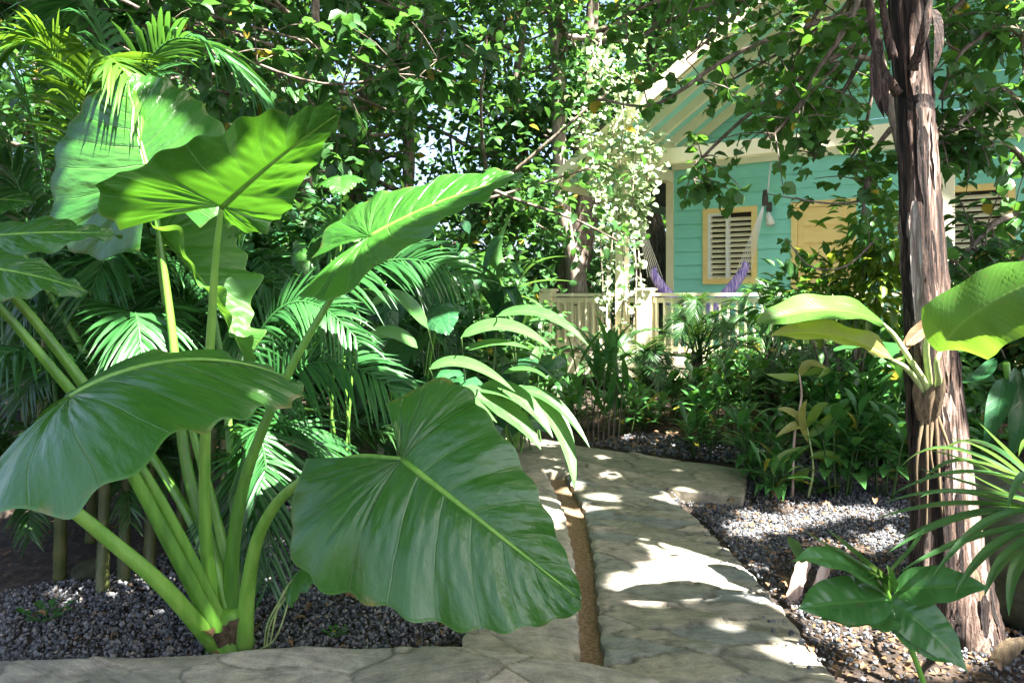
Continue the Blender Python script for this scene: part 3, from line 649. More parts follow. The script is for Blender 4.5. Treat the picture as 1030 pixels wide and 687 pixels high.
HOLES = [(.67, 1.63, 1.75, 3.1), (2.2, 3.21, .6, 3.12), (4.45, 5.35, 1.6, 3.2)]
wall = clap(0, 9, .6, 3.86, HOLES)
# gable above the plate, board by board up to the roof slope
z = 3.86
while z < 7.1:
    a0, a1 = max(0, (z - 4.02) / .7), max(0, (z + .25 - 4.02) / .7); wall.add([(a0, -.032, z), (9.5 - a0, -.032, z), (9.5 - a1, -.008, z + .25), (a1, -.008, z + .25)], [(0, 1, 2, 3)])
    z += .25
wall_o = wall.build('wall', M['teal'], house, smooth=False)
b = MB(); box(b, (.02, .1, 0), (9.0, 6.0, .58)); b.build('foundation', M['dark_in'], house, False)
b = MB(); box(b, (.03, .02, .6), (.09, 6.0, 3.86)); b.build('side_wall', M['teal'], house, False)
b = MB(); box(b, (-.03, -.05, .6), (.11, .06, 3.86)); b.build('corner_board', M['cream'], house, False)
b = MB(); box(b, (.09, 1.2, .6), (9, 1.3, 3.86)); b.build('inner_wall', M['dark_in'], house, False)

def window(x0, x1, z0, z1, mull=True):
    fr = MB(); t = .095
    for lo, hi in (((x0, -.06, z0), (x0 + t, .04, z1)), ((x1 - t, -.06, z0), (x1, .04, z1)), ((x0 + t, -.06, z1 - t), (x1 - t, .04, z1)), ((x0 + t, -.06, z0), (x1 - t, .04, z0 + t))): box(fr, lo, hi)
    f = fr.build('window', M['gold'], house, False)
    sl = MB(); n = int((z1 - z0 - 2 * t) / .092)
    for i in range(n):
        zc = z0 + t + .05 + i * .092
        sl.add([(x0 + t, -.045, zc - .035), (x1 - t, -.045, zc - .035), (x1 - t, .02, zc + .018), (x0 + t, .02, zc + .018), (x0 + t, -.045, zc - .047), (x1 - t, -.045, zc - .047), (x1 - t, .02, zc + .006), (x0 + t, .02, zc + .006)],
               [(0, 1, 2, 3), (7, 6, 5, 4), (0, 4, 5, 1), (3, 2, 6, 7)])
    sl.build('louvre', M['cream'], f, False)
    if mull:
        m = MB(); xc = (x0 + x1) / 2 - .03; 
        box(m, (xc - .03, -.075, z0 + t), (xc + .03, .03, z1 - t)); box(m, (x0 + t, -.07, z0 + t), (x0 + t + .055, .03, z1 - t))
        box(m, (x0 + t + .055, -.068, z1 - t - .045), (xc - .03, .03, z1 - t))
        m.build('sash', M['white'], f, False)
    d = MB(); box(d, (x0 + t, .05, z0 + t), (x1 - t, .07, z1 - t)); d.build('dark_pane', M['dark_in'], f, False)
    return f
window(.67, 1.63, 1.75, 3.1)
window(4.45, 5.35, 1.6, 3.2, False)
# the yellow door
fr = MB()
for lo, hi in (((2.2, -.06, .6), (2.3, .04, 3.12)), ((3.11, -.06, .6), (3.21, .04, 3.12)), ((2.3, -.06, 3.02), (3.11, .04, 3.12))): box(fr, lo, hi)
door_fr = fr.build('door_frame', M['gold'], house, False)
dr = MB(); box(dr, (2.305, -.03, .61), (3.105, .02, 3.015))
for zz in np.arange(.75, 2.9, .28): box(dr, (2.40, -.058, zz), (3.01, -.031, zz + .225))
dr.build('door', M['gold'], door_fr, False)
kn = MB(); tube(kn, [A(2.37, -.03, 1.6), A(2.37, -.08, 1.6), A(2.37, -.1, 1.6)], [.012, .012, .035], 10); kn.build('handle', M['metal'], door_fr)
# porch: deck, skirt, posts, header beams
b = MB(); box(b, (-1.35, -2.3, .54), (9, -.04, .6)); b.build('deck', M['deck'], house, False)
b = MB(); box(b, (-1.35, -2.335, .26), (9, -2.302, .6)); box(b, (-1.385, -2.335, .26), (-1.352, -.04, .6)); b.build('deck_skirt', M['cream'], house, False)
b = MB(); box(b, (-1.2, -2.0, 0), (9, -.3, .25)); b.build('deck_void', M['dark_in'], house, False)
POSTS = [(.02, -2.05), (4.6, -2.05), (8.6, -2.05)]
for x, y in POSTS:
    b = MB(); box(b, (x - .085, y - .085, .6), (x + .085, y + .085, 3.62)); box(b, (x - .11, y - .11, .601), (x + .11, y + .11, .78)); box(b, (x - .11, y - .11, 3.4), (x + .11, y + .11, 3.5))
    b.build('porch_post', M['cream'], house, False)
b = MB(); box(b, (-.06, -2.55, 3.62), (.1, -.051, 3.84)); b.build('side_beam', M['cream'], house, False)
b = MB(); box(b, (.1, -2.12, 3.6), (9.0, -1.98, 3.83)); b.build('porch_beam', M['cream'], house, False)
b = MB(); box(b, (.111, -.11, 3.84), (9.2, -.033, 4.02)); b.build('tie_beam', M['cream'], house, False)
# roof: left slope rises to the right; underside of turquoise boards between cream rafters
SL = .70; X0, XR, ZE = -.85, 4.75, 3.30
def rz_(x): return ZE + (x - X0) * SL
ny = (-2.7, 6.5)
b = MB()
for x0, x1, s in ((X0, XR, 1), (XR, 10.4, -1)):
    za, zb = rz_(x0) if s > 0 else rz_(XR), rz_(x1) if s > 0 else rz_(XR) - (x1 - XR) * SL
    V = [(x0, ny[0], za + .14), (x1, ny[0], zb + .14), (x1, ny[1], zb + .14), (x0, ny[1], za + .14), (x0, ny[0], za + .19), (x1, ny[0], zb + .19), (x1, ny[1], zb + .19), (x0, ny[1], za + .19)]
    b.add(V, [(3, 2, 1, 0), (4, 5, 6, 7), (0, 1, 5, 4), (1, 2, 6, 5), (2, 3, 7, 6), (3, 0, 4, 7)])
roof = b.build('roof', M['roofing'], house, False)
b = MB()
for x0, x1, s in ((X0 + .02, XR, 1), (XR, 10.3, -1)):
    za, zb = rz_(x0) if s > 0 else rz_(XR), rz_(x1) if s > 0 else rz_(XR) - (x1 - XR) * SL
    b.add([(x0, ny[0] + .02, za + .136), (x1, ny[0] + .02, zb + .136), (x1, -.01, zb + .136), (x0, -.01, za + .136)], [(3, 2, 1, 0)])
b.build('soffit', M['teal_soffit'], roof, False)
for y in (-2.62, -2.0, -1.38, -.76, -.12):
    b = MB(); bar(b, (X0 + .06, y, rz_(X0 + .06) + .06), (XR, y, rz_(XR) + .06), .085, .15); bar(b, (XR, y, rz_(XR) + .06), (10.2, y, rz_(XR) - (10.2 - XR) * SL + .06), .085, .15)
    b.build('rafter', M['cream'], roof, False)
b = MB(); bar(b, (X0 - .02, -2.72, rz_(X0) + .09), (XR, -2.72, rz_(XR) + .09), .035, .2); bar(b, (XR, -2.722, rz_(XR) + .09), (10.3, -2.722, rz_(XR) - (10.3 - XR) * SL + .09), .035, .2)
b.build('rake_board', M['cream'], roof, False)
b = MB(); box(b, (X0 - .035, -2.70, ZE - .03), (X0 - .002, 6.5, ZE + .18)); b.build('fascia', M['cream'], roof, False)
b = MB(); tube(b, [A(X0 - .09, -2.66, ZE + .1), A(X0 - .09, 6.4, ZE + .1)], .055, 10); b.build('rain_gutter', M['white'], roof)
# railing sections (posts, rails, pickets)
def railing(x0, x1, y, y1=None):
    y1 = y if y1 is None else y1
    tr = MB(); p, q = A(x0, y, 0), A(x1, y1, 0); L = np.linalg.norm(q - p); d = (q - p) / L
    Z = A(0, 0, 1)
    bar(tr, p + Z * 1.555, q + Z * 1.555, .12, .05)
    t = tr.build('porch_railing', M['cream'], house, False)
    pk = MB(); bar(pk, p + Z * 1.47, q + Z * 1.47, .04, .08); bar(pk, p + Z * .72, q + Z * .72, .04, .08)
    n = int(L / .125)
    for i in range(n):
        c = p + d * (L * (i + .5) / n); bar(pk, c + Z * .66, c + Z * 1.505, .026, .07, up=np.cross(d, Z))
    pk.build('pickets', M['cream'], t, False)
railing(-1.28, -.09, -2.2); railing(.13, .38, -2.2); railing(.62, 4.5, -2.2); railing(4.72, 8.5, -2.2); railing(-1.28, -1.28, -2.14, -.1)
for x in (.5, -1.3):
    b = MB(); box(b, (x - .11, -2.31, .601), (x + .11, -2.09, 1.62)); box(b, (x - .14, -2.34, 1.62), (x + .14, -2.06, 1.66)); b.build('newel_post', M['cream'], house, False)
# pale hanging fabric beside the window, built as a flared tube on a block
b = MB(); box(b, (1.80, -.10, 2.98), (1.88, -.033, 3.14)); bracket = b.build('fabric_bracket', M['metal'], house, False)
b = MB(); tube(b, [A(1.84, -.13, 2.96), A(1.86, -.15, 2.86), A(1.9, -.17, 2.74)], [.03, .06, .075], 12); b.build('hanging_fabric', M['white'], bracket)

# hammock slung across the porch
ham = empty('hammock', (2.3, 12.9, .6), 'purple and white woven hammock hanging across the porch by white cords', 'hammock')
HM = Matrix.Translation((2.9, 14, 0)) @ Matrix.Rotation(TH, 4, 'Z')
def H(x, y, z): return A(*(HM @ Vector((x, y, z))))
la, ra = H(.06, -1.62, 3.06), H(1.92, -.62, 3.12)
l1, r1 = H(.36, -1.50, 1.85), H(1.62, -.80, 1.95)
mid_ = H(.98, -1.2, 1.22)
for e_, f_ in ((la, l1), (ra, r1)):
    b = MB()
    for k in range(7):
        o = (k - 3) * .018; tube(b, [e_, lerp(e_, f_, .5) + A(o * 1.2, 0, -.02), f_ + A(o * 2.4, o, 0)], .006, 5)
    put(b, 'cord_fan', M['rope'], ham)
b = MB(); cur = spline([l1 + A(0, 0, .16), l1, lerp(l1, mid_, .55) - A(0, 0, .16), mid_, lerp(r1, mid_, .55) - A(0, 0, .14), r1, r1 + A(0, 0, .16)], 40)
rad = np.interp(np.linspace(0, 1, 40), [0, .15, .5, .85, 1], [.035, .07, .17, .07, .035])
tube(b, cur, rad, 12, flat=.6); put(b, 'bed', M['purple'], ham)
for pts in ([ra, H(1.95, -.56, 3.3), H(1.98, -.5, 3.75)], [la, H(.03, -1.64, 3.3), H(.0, -1.66, 3.6)]):
    b = MB(); tube(b, pts, .014, 5); put(b, 'rope', M['rope'], ham)
b = MB(); tube(b, [ra + A(0, 0, .16), ra + A(0, 0, .02), ra - A(0, 0, .10)], [.03, .05, .05], 8); put(b, 'hook', M['metal'], ham)

# ------------------------------------------------------------------ the giant elephant ear
def ear_leaf(A0, T, S, wr=.46, wl=.46, lobe=.4, ky=.5, kx=.25, fold=.10, wave=.02, nlat=10, seed=0, nq=230, ns=28, tipdrop=0.0, curl=0.0, lobe_ang=160, lobe_l=None, fan=84):
    rng = np.random.default_rng(seed)
    A0, T, S = A(*A0), A(*T), A(*S)
    D = np.linalg.norm(T - A0); y = (T - A0) / D
    x = S - A0; x = unit(x - y * (x @ y)); z = np.cross(x, y)
    L = D * (ky / 2) / math.sin(ky / 2) if abs(ky) > 1e-3 else D
    q = np.linspace(0, 1, nq)[:, None]; s = np.linspace(0, 1, ns)[None, :] ** 0.9
    mb = MB()
    for sg, W, lobe in ((1, wr, lobe), (-1, wl, lobe if lobe_l is None else lobe_l)):
        qb = .36
        f = np.clip(q / qb, 0, 1); g = np.clip((q - qb) / (1 - qb), 0, 1)
        a = np.radians(np.where(q < qb, lerp(lobe_ang, fan, f ** .85), lerp(fan, 30, g ** .9)))
        ln = np.where(q < qb, lerp(lobe, W, f) * (1 + .16 * np.sin(math.pi * f)), W * (1 - g) ** .72 * (1 + .12 * np.sin(math.pi * g)))
        y0 = np.where(q < qb, 0, g * .985)
        ph = rng.uniform(0, 6.28, 4)
        ln = ln * (1 + .026 * np.sin(2 * math.pi * (nlat * q + .37)) + .02 * np.sin(9 * q + ph[0]))
        b = .42 * np.where(q < qb, f, 1) * s                       # rows sweep towards the tip
        aa = a - b
        lx = ln * s * np.sin(aa + b * .5); ly = y0 + ln * s * np.cos(aa + b * .5)
        m = lx
        bul = .012 * np.abs(np.cos(math.pi * (nlat * q + .12))) ** .7 * np.sin(math.pi * np.clip(s, 0, 1) ** .8) ** .8
        h = fold * m - kx * m ** 2 * 2.2 + bul
        h = h + wave * s ** 2.5 * (np.sin(2 * math.pi * q * 4.3 + ph[1]) + .6 * np.sin(2 * math.pi * q * 9.1 + ph[2])) + .012 * np.sin(5 * lx + 7 * ly + ph[3]) * s
        if nq > 100:
            for _ in range(9): h = h + rng.uniform(.0003, .0012) * np.sin(2 * math.pi * (q * rng.uniform(11, 34) + s * rng.uniform(-3, 3)) + rng.uniform(0, 6)) * np.sin(math.pi * s ** rng.uniform(.6, 1.4))
        h = h - curl * s ** 3
        # bend along the midrib
        st = np.linspace(-.8, 1.4, 240); th = ky / 2 - ky * np.where(st > 0, st, .25 * st)
        yy = np.cumsum(np.cos(th)) * (st[1] - st[0]); zz = np.cumsum(np.sin(th)) * (st[1] - st[0])
        yy -= np.interp(0, st, yy); zz -= np.interp(0, st, zz)
        by, bz, bt = np.interp(ly, st, yy), np.interp(ly, st, zz), ky / 2 - ky * np.where(ly > 0, ly, .25 * ly)
        Y = by - h * np.sin(bt); Z = bz + h * np.cos(bt)
        V = A0 + L * (sg * lx[..., None] * x + Y[..., None] * y + Z[..., None] * z)
        U = np.stack([np.broadcast_to(s, lx.shape), np.broadcast_to(q, lx.shape)], -1)
        Q = grid_q(nq, ns)
        mb.add(V.reshape(-1, 3), Q if sg < 0 else Q[:, ::-1], None, U.reshape(-1, 2), rng.uniform(.3, .7))
    # midrib and rib of the lobes stand out below
    st = np.linspace(0, .96, 24); th = ky / 2 - ky * np.linspace(0, .96, 24)
    yy = np.concatenate([[0], np.cumsum(np.cos(th[:-1])) * (st[1])]); zz = np.concatenate([[0], np.cumsum(np.sin(th[:-1])) * st[1]])
    rib = A0 + L * (yy[:, None] * y + (zz - .006)[:, None] * z)
    rb = MB(); tube(rb, rib, np.linspace(.013, .002, 24) * L / .7, 7)
    return mb, rb
def stem(path, r0, r1, mat, parent, n=40, R=.5, base_w=1.0):
    c = spline(path, n); u = np.linspace(0, 1, n)
    r = r0 * (1 - u) ** 1.25 + r1 * (1 - (1 - u) ** 1.25)
    mb = MB()
    def ridges(n_, seg): return 1 + .05 * np.sin(np.arange(seg) * 2 * math.pi / seg * 5)[None, :] * np.ones((n_, 1))
    tube(mb, c, r, 20, R=R, rough=ridges)
    return put(mb, 'stem', mat, parent)
EB = G(232, 650)
ear = empty('elephant_ear', EB, 'giant elephant ear with huge glossy arrow leaves on thick green stems beside the path', 'plant')
def ear_full(path, r0, r1, leaf, mat='ear', label=None):
    st = stem(path, r0, r1, M['stem'], ear, R=random.Random(len(ear.children)).random()) if path else None
    mb, rb = ear_leaf(**leaf)
    l = put(mb, 'leaf', M[mat], ear)
    put(rb, 'midrib', M['stem'], l)
    if label: l['label'] = label
    return l
def bs(px, py, Y): return P(px, py, Y)
# front leaf lying almost flat over the bed
ear_full([bs(222, 655, 3.22), bs(165, 590, 2.98), bs(95, 530, 2.78), bs(34, 478, 2.6), bs(44, 435, 2.48), bs(72, 404, 2.31)], .036, .011,
         dict(A0=P(72, 398, 2.3), T=P(299, 388, 2.48), S=P(225, 466, 1.88), wr=.80, wl=.45, lobe=.52, lobe_ang=140, fan=56, ky=1.15, kx=.17, fold=.0, wave=.018, seed=1, tipdrop=.1))
# the large leaf hanging towards the viewer over the path
ear_full([bs(246, 652, 3.2), bs(250, 590, 3.1), bs(262, 535, 2.98), bs(292, 492, 2.86), bs(350, 462, 2.75), bs(404, 462, 2.6)], .036, .010,
         dict(A0=P(405, 463, 2.58), T=P(587, 606, 2.32), S=P(300, 600, 2.42), wr=.60, wl=.41, lobe=.50, lobe_l=.33, ky=.5, kx=.16, fold=.08, wave=.02, seed=2, lobe_ang=150))
# tall grey-green leaf at the back
ear_full([bs(240, 650, 3.28), bs(215, 560, 3.3), bs(187, 465, 3.34), bs(174, 340, 3.36), bs(160, 235, 3.36), bs(152, 180, 3.34)], .036, .010,
         dict(A0=P(152, 180, 3.30), T=P(128, 78, 3.5), S=P(215, 165, 3.3), wr=.66, wl=.85, lobe=.55, ky=.3, kx=.12, fold=.05, wave=.014, seed=3, lobe_ang=155), label='leaf with a grey sheen and the shadow of a palm frond')
# bright leaf seen from below
ear_full([bs(228, 650, 3.3), bs(210, 570, 3.26), bs(206, 465, 3.2), bs(212, 340, 3.12), bs(217, 260, 3.06), bs(223, 207, 3.0)], .034, .010,
         dict(A0=P(223, 208, 3.0), T=P(344, 112, 2.7), S=P(223, 208, 3.0) + A(-.55, -.69, .13), wr=.56, wl=.36, lobe=.54, lobe_l=.22, ky=.2, kx=.02, fold=.0, wave=.022, seed=4, lobe_ang=136), label='bright green leaf lit through from above')
# right leaf reaching over the path, folded
ear_full([bs(236, 648, 3.3), bs(233, 570, 3.28), bs(247, 480, 3.26), bs(285, 385, 3.24), bs(330, 305, 3.22), bs(372, 240, 3.2)], .037, .010,
         dict(A0=P(372, 238, 3.2), T=P(527, 176, 3.1), S=P(392, 272, 2.86), wr=.54, wl=.46, lobe=.50, ky=.30, kx=.05, fold=.12, wave=.015, seed=5, lobe_ang=158))
# young curling leaf between the stems
ear_full([bs(236, 645, 3.36), bs(222, 540, 3.45), bs(190, 420, 3.5), bs(165, 300, 3.52), bs(158, 232, 3.5)], .028, .008,
         dict(A0=P(162, 236, 3.5), T=P(250, 372, 3.4), S=P(120, 300, 3.0), wr=.24, wl=.34, lobe=.24, ky=.5, kx=-.6, fold=.3, wave=.05, seed=6, curl=-.05), 'ear_young', 'pale young leaf with a curled edge')
# leaves reaching out to the left
ear_full([bs(230, 648, 3.28), bs(190, 560, 3.15), bs(140, 470, 3.0), bs(66, 362, 2.85), bs(0, 285, 2.75), bs(-60, 246, 2.7)], .036, .011,
         dict(A0=P(-60, 246, 2.7), T=P(126, 238, 2.85), S=P(0, 290, 2.5), wr=.36, wl=.34, lobe=.40, ky=.4, kx=.2, fold=-.02, wave=.02, seed=7))
ear_full([bs(226, 650, 3.2), bs(170, 545, 3.05), bs(120, 455, 2.9), bs(54, 372, 2.75), bs(-10, 300, 2.62), bs(-60, 268, 2.52)], .032, .010,
         dict(A0=P(-60, 268, 2.52), T=P(94, 296, 2.5), S=P(0, 330, 2.3), wr=.36, wl=.30, lobe=.40, ky=.5, kx=.3, fold=0, wave=.025, seed=8))
ear_full([bs(234, 646, 3.4), bs(190, 520, 3.6), bs(100, 380, 3.7), bs(20, 250, 3.7), bs(-40, 205, 3.65)], .028, .009,
         dict(A0=P(-40, 205, 3.65), T=P(36, 205, 3.6), S=P(-20, 240, 3.4), wr=.5, wl=.5, lobe=.5, ky=.5, kx=.2, fold=0, wave=.02, seed=9))
# one more seen behind the bright leaf
ear_full([bs(238, 645, 3.4), bs(236, 520, 3.6), bs(225, 380, 3.8), bs(205, 260, 3.85), bs(200, 205, 3.8)], .028, .009,
         dict(A0=P(200, 203, 3.8), T=P(246, 236, 3.65), S=P(170, 240, 3.6), wr=.6, wl=.6, lobe=.6, ky=.4, kx=.2, fold=0, wave=.02, seed=10))
# old leaf scars and small suckers at the base
b = MB(); cur = spline([EB + A(.0, 0, -.05), EB + A(0, .0, .05), EB + A(.0, .02, .16)], 10); tube(b, cur, [.10, .105, .105, .10, .095, .09, .08, .07, .06, .045], 16); put(b, 'base', M['stem'], ear)
b = MB()
for k, (dx, px2, py2) in enumerate([(0, 195, 512), (.01, 196, 600)]): pass
rgx = np.random.default_rng(4)
blade(b, thru(P(205, 640, 3.15), P(209, 634, 3.1), P(214, 640, 3.07), 8), .05, prof='oval'); put(b, 'dead_sheath', M['dead'], ear)
for a_, l_, w_ in [(-2.3, .16, .10), (-1.7, .13, .09), (-1.0, .18, .11), (-.3, .12, .09), (-2.9, .2, .1)]:
    d_ = A(math.cos(a_), math.sin(a_), 0); p_ = EB + d_ * .085; b = MB(); blade(b, thru(p_, p_ + d_ * .03 + A(0, 0, l_ * .55), p_ + d_ * .075 + A(0, 0, l_), 12), w_, up=d_, prof='strap', fold=-.5, m=7, R=.4, wave=.12, ph=a_ * 9); put(b, 'dead_sheath', M['sheath_dark'], ear)

# ------------------------------------------------------------------ palms
def palm(base, label, cat, spec, name='areca_palm', mat='palm', leaflet=.36, n=40, wid=.026, seed=0, canes=(), group=None, wild=0, wl=1.3, top=1.2, droop=.35, el=(35, 75), wmat=None, goldk=(), lift=.25):
    """spec: hand-placed fronds as (start, through, tip); wild: further fronds round the crown"""
    rng = np.random.default_rng(seed)
    root = empty(name, base, label, cat, group)
    for c in canes:
        mb = MB(); cc = spline(c, 30)
        tube(mb, cc, np.linspace(.034, .024, 30) * (1 + .10 * (np.arange(30) % 5 == 0)), 10); put(mb, 'cane', M['cane'], root)
    for k, (p0, pm, p1, *up_) in enumerate(spec):
        mb = MB(); cur = thru(A(*p0), A(*pm), A(*p1), 26)
        frond(mb, cur, leaflet * rng.uniform(.9, 1.1), n, wid=wid, rng=rng, droop=droop, lift=lift, up=up_[0] if up_ else (0, 0, 1))
        put(mb, 'frond', M['palm_gold'] if k in goldk else M[mat], root)
    for k in range(wild):
        az = 2 * math.pi * (k + rng.uniform(0, .7)) / max(wild, 1); e = math.radians(rng.uniform(*el)); L = wl * rng.uniform(.75, 1.15)
        d = A(math.cos(az) * math.cos(e), math.sin(az) * math.cos(e), math.sin(e))
        p0 = A(*base) + A(rng.normal(0, .06), rng.normal(0, .06), top * rng.uniform(.75, 1.05))
        p1 = p0 + d * L * A(1, 1, .55) + A(0, 0, -.22 * L); pm = p0 + d * L * .52
        mb = MB(); frond(mb, thru(p0, pm, p1, 22), leaflet * rng.uniform(.85, 1.1), n, wid=wid, rng=rng, droop=droop)
        put(mb, 'frond', M[wmat or mat], root)
    return root
palm(G(105, 600), 'areca palm with yellow-lit fronds arching behind the tallest elephant ear leaf', 'palm',
     [(P(120, 420, 4.0), P(146, 70, 3.95), P(275, 112, 3.8)), (P(105, 400, 4.0), P(66, 84, 3.85), P(-8, 78, 3.6)), (P(112, 380, 4.05), P(88, 92, 3.75), P(150, 110, 3.45)),
      (P(70, 420, 4.0), P(12, 70, 3.9), P(-95, 150, 3.7)), (P(110, 380, 4.2), P(106, 48, 4.2), P(40, 36, 4.2)), (P(60, 440, 3.9), P(20, 190, 3.7), P(-40, 210, 3.5)), (P(60, 420, 4.1), P(-10, 120, 3.9), P(-100, 200, 3.8)),
      (P(80, 460, 4.0), P(70, 250, 4.0), P(20, 330, 3.8)), (P(105, 440, 4.2), P(118, 270, 4.1), P(92, 292, 3.75))],
     canes=[[G(103, 596), P(104, 540, 3.95), P(108, 400, 4.0)], [G(124, 585), P(126, 520, 4.1), P(130, 400, 4.1)], [G(60, 585), P(62, 500, 4.0), P(70, 400, 4.0)], [G(150, 580), P(152, 500, 4.2), P(150, 400, 4.2)]],
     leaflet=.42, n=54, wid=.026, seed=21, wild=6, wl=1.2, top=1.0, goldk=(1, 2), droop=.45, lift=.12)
palm(G(215, 560), 'areca palm whose sunlit fronds reach out under the folded elephant ear leaf', 'palm',
     [(P(215, 430, 4.2), P(342, 280, 4.1), P(474, 282, 3.9), (0, -.85, .5)), (P(228, 470, 4.0), P(300, 370, 3.9), P(402, 396, 3.65), (0, -.8, .6)), (P(222, 450, 4.1), P(280, 312, 4.05), P(362, 345, 3.8), (0, -.75, .65)),
      (P(230, 470, 3.9), P(262, 440, 3.75), P(270, 590, 3.6)), (P(210, 450, 4.2), P(180, 280, 4.3), P(105, 300, 4.2)), (P(215, 440, 4.4), P(250, 230, 4.5), P(330, 215, 4.6)),
      (P(215, 470, 4.1), P(160, 420, 4.1), P(90, 470, 4.0)), (P(228, 480, 3.9), P(250, 470, 3.7), P(225, 600, 3.6)), (P(220, 480, 4.2), P(290, 430, 4.2), P(345, 500, 4.1))],
     canes=[[G(200, 575), P(206, 520, 4.15), P(214, 430, 4.2)], [G(228, 570), P(228, 520, 4.0), P(226, 440, 4.1)], [G(180, 570), P(184, 500, 4.2), P(196, 430, 4.3)]],
     leaflet=.36, n=48, wid=.021, seed=22, wild=4, wl=1.0, top=1.1)
palm(A(-3.6, 5.6, 0), 'dark areca clump filling the shade at the left edge', 'palm', [], canes=[[A(-3.6, 5.6, 0), A(-3.6, 5.6, 1.2)], [A(-3.4, 5.5, 0), A(-3.35, 5.5, 1.3)]], seed=23, wild=13, wl=1.7, top=1.2, leaflet=.42, n=36)
palm(A(-2.1, 6.2, 0), 'dark areca clump in the shade behind the elephant ear stems', 'palm', [], canes=[[A(-2.1, 6.2, 0), A(-2.1, 6.2, 1.1)], [A(-1.9, 6.1, 0), A(-1.85, 6.1, 1.3)]], seed=24, wild=13, wl=1.5, top=1.1, leaflet=.4, n=36)
palm(A(-1.0, 7.0, 0), 'low areca clump rising behind the sunlit ginger blades', 'palm', [], canes=[[A(-1.0, 7.0, 0), A(-1.0, 7.0, .9)]], seed=25, wild=10, wl=1.3, top=.8, leaflet=.36, n=34)
palm(A(-4.9, 7.6, 0), 'tall areca clump rising above the dark left corner', 'palm', [], canes=[[A(-4.9, 7.6, 0), A(-4.9, 7.6, 2.0)], [A(-4.7, 7.5, 0), A(-4.6, 7.5, 1.8)]], seed=26, wild=13, wl=2.0, top=1.9, leaflet=.5, n=36)
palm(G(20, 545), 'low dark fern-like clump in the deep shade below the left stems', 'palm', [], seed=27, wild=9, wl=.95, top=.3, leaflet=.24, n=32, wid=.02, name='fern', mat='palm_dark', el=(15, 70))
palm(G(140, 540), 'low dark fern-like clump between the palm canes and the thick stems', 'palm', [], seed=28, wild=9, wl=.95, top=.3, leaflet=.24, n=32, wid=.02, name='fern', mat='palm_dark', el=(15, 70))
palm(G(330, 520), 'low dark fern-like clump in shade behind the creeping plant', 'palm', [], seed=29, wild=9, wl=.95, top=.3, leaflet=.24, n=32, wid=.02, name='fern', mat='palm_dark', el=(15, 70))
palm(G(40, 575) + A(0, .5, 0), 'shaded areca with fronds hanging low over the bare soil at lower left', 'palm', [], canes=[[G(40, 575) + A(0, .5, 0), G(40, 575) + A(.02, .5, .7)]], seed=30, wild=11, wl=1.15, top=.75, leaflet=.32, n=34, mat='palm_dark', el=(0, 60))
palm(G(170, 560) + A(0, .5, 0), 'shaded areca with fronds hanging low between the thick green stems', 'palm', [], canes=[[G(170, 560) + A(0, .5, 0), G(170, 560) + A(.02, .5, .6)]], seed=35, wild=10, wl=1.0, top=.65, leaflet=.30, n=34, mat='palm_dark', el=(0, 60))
# feathery date palms before the porch
def date_palm(base, label, top, wl, wild, seed, n=52, leaflet=.26):
    r = palm(base, label, 'palm', [], 'date_palm', 'palm_dark', leaflet, n, .014, seed, wild=wild, wl=wl, top=top, droop=.22, el=(8, 80), group='feathery date palms in front of the porch')
    rng = np.random.default_rng(seed); mb = MB()
    tube(mb, [A(*base), A(*base) + A(.02, 0, top * .5), A(*base) + A(0, 0, top)], [.09, .075, .06], 12, rough=lambda a, b: rng.uniform(.85, 1.15, (a, b))); put(mb, 'trunk', M['bark'], r)
date_palm(P(700, 300, 10.0) * A(1, 1, 0), 'feathery date palm rising in front of the shuttered window', .75, 1.5, 19, 31)
date_palm(P(775, 300, 9.6) * A(1, 1, 0), 'feathery date palm in front of the yellow door', .85, 1.4, 18, 32)
date_palm(P(835, 300, 8.6) * A(1, 1, 0), 'low feathery date palm under the yellow-green bush', .45, 1.25, 16, 33)
date_palm(P(648, 300, 9.6) * A(1, 1, 0), 'small feathery date palm at the foot of the railing newel', .4, 1.0, 14, 34)

# ------------------------------------------------------------------ ginger and other bladed plants
def bladed(base, label, cat, blades, name, mat, width, canes=(), seed=0, prof='lance', fold=.25, group=None, m=5, cane_mat='cane_green', cane_r=.009, nseg=16, wave=.0):
    rng = np.random.default_rng(seed)
    root = empty(name, base, label, cat, group)
    for c in canes:
        mb = MB(); tube(mb, spline(c, 16), np.linspace(cane_r, cane_r * .6, 16), 7); put(mb, 'cane', M[cane_mat], root)
    for bl in blades:
        p0, pm, p1 = bl[:3]; w = bl[3] if len(bl) > 3 else width
        mm = bl[4] if len(bl) > 4 else mat
        mb = MB(); blade(mb, thru(A(*p0), A(*pm), A(*p1), nseg), w, up=bl[5] if len(bl) > 5 else (0, 0, 1), prof=prof, fold=fold, m=m, R=rng.uniform(0, .9), wave=wave, ph=rng.uniform(0, 6)); put(mb, 'leaf', M[mm], root)
    return root
def wild_blades(base, n, L, w, rng, top=(.1, 1.0), el=(5, 70), lean=.1, sag=.35, az=None):
    out = []; cn = []
    for k in range(n):
        a = rng.uniform(0, 2 * math.pi) if az is None else rng.uniform(*az); e = math.radians(rng.uniform(*el)); l = L * rng.uniform(.7, 1.15)
        d = A(math.cos(a) * math.cos(e), math.sin(a) * math.cos(e), math.sin(e))
        p0 = A(*base) + A(rng.normal(0, lean), rng.normal(0, lean), rng.uniform(*top)); pm = p0 + d * l * .5 + A(0, 0, .03 * l); p1 = p0 + d * l + A(0, 0, -sag * l)
        out.append((p0, pm, p1, w * rng.uniform(.75, 1.2)))
    return out
rg = np.random.default_rng(41)
gb = G(470, 470)
Yg = 4.75
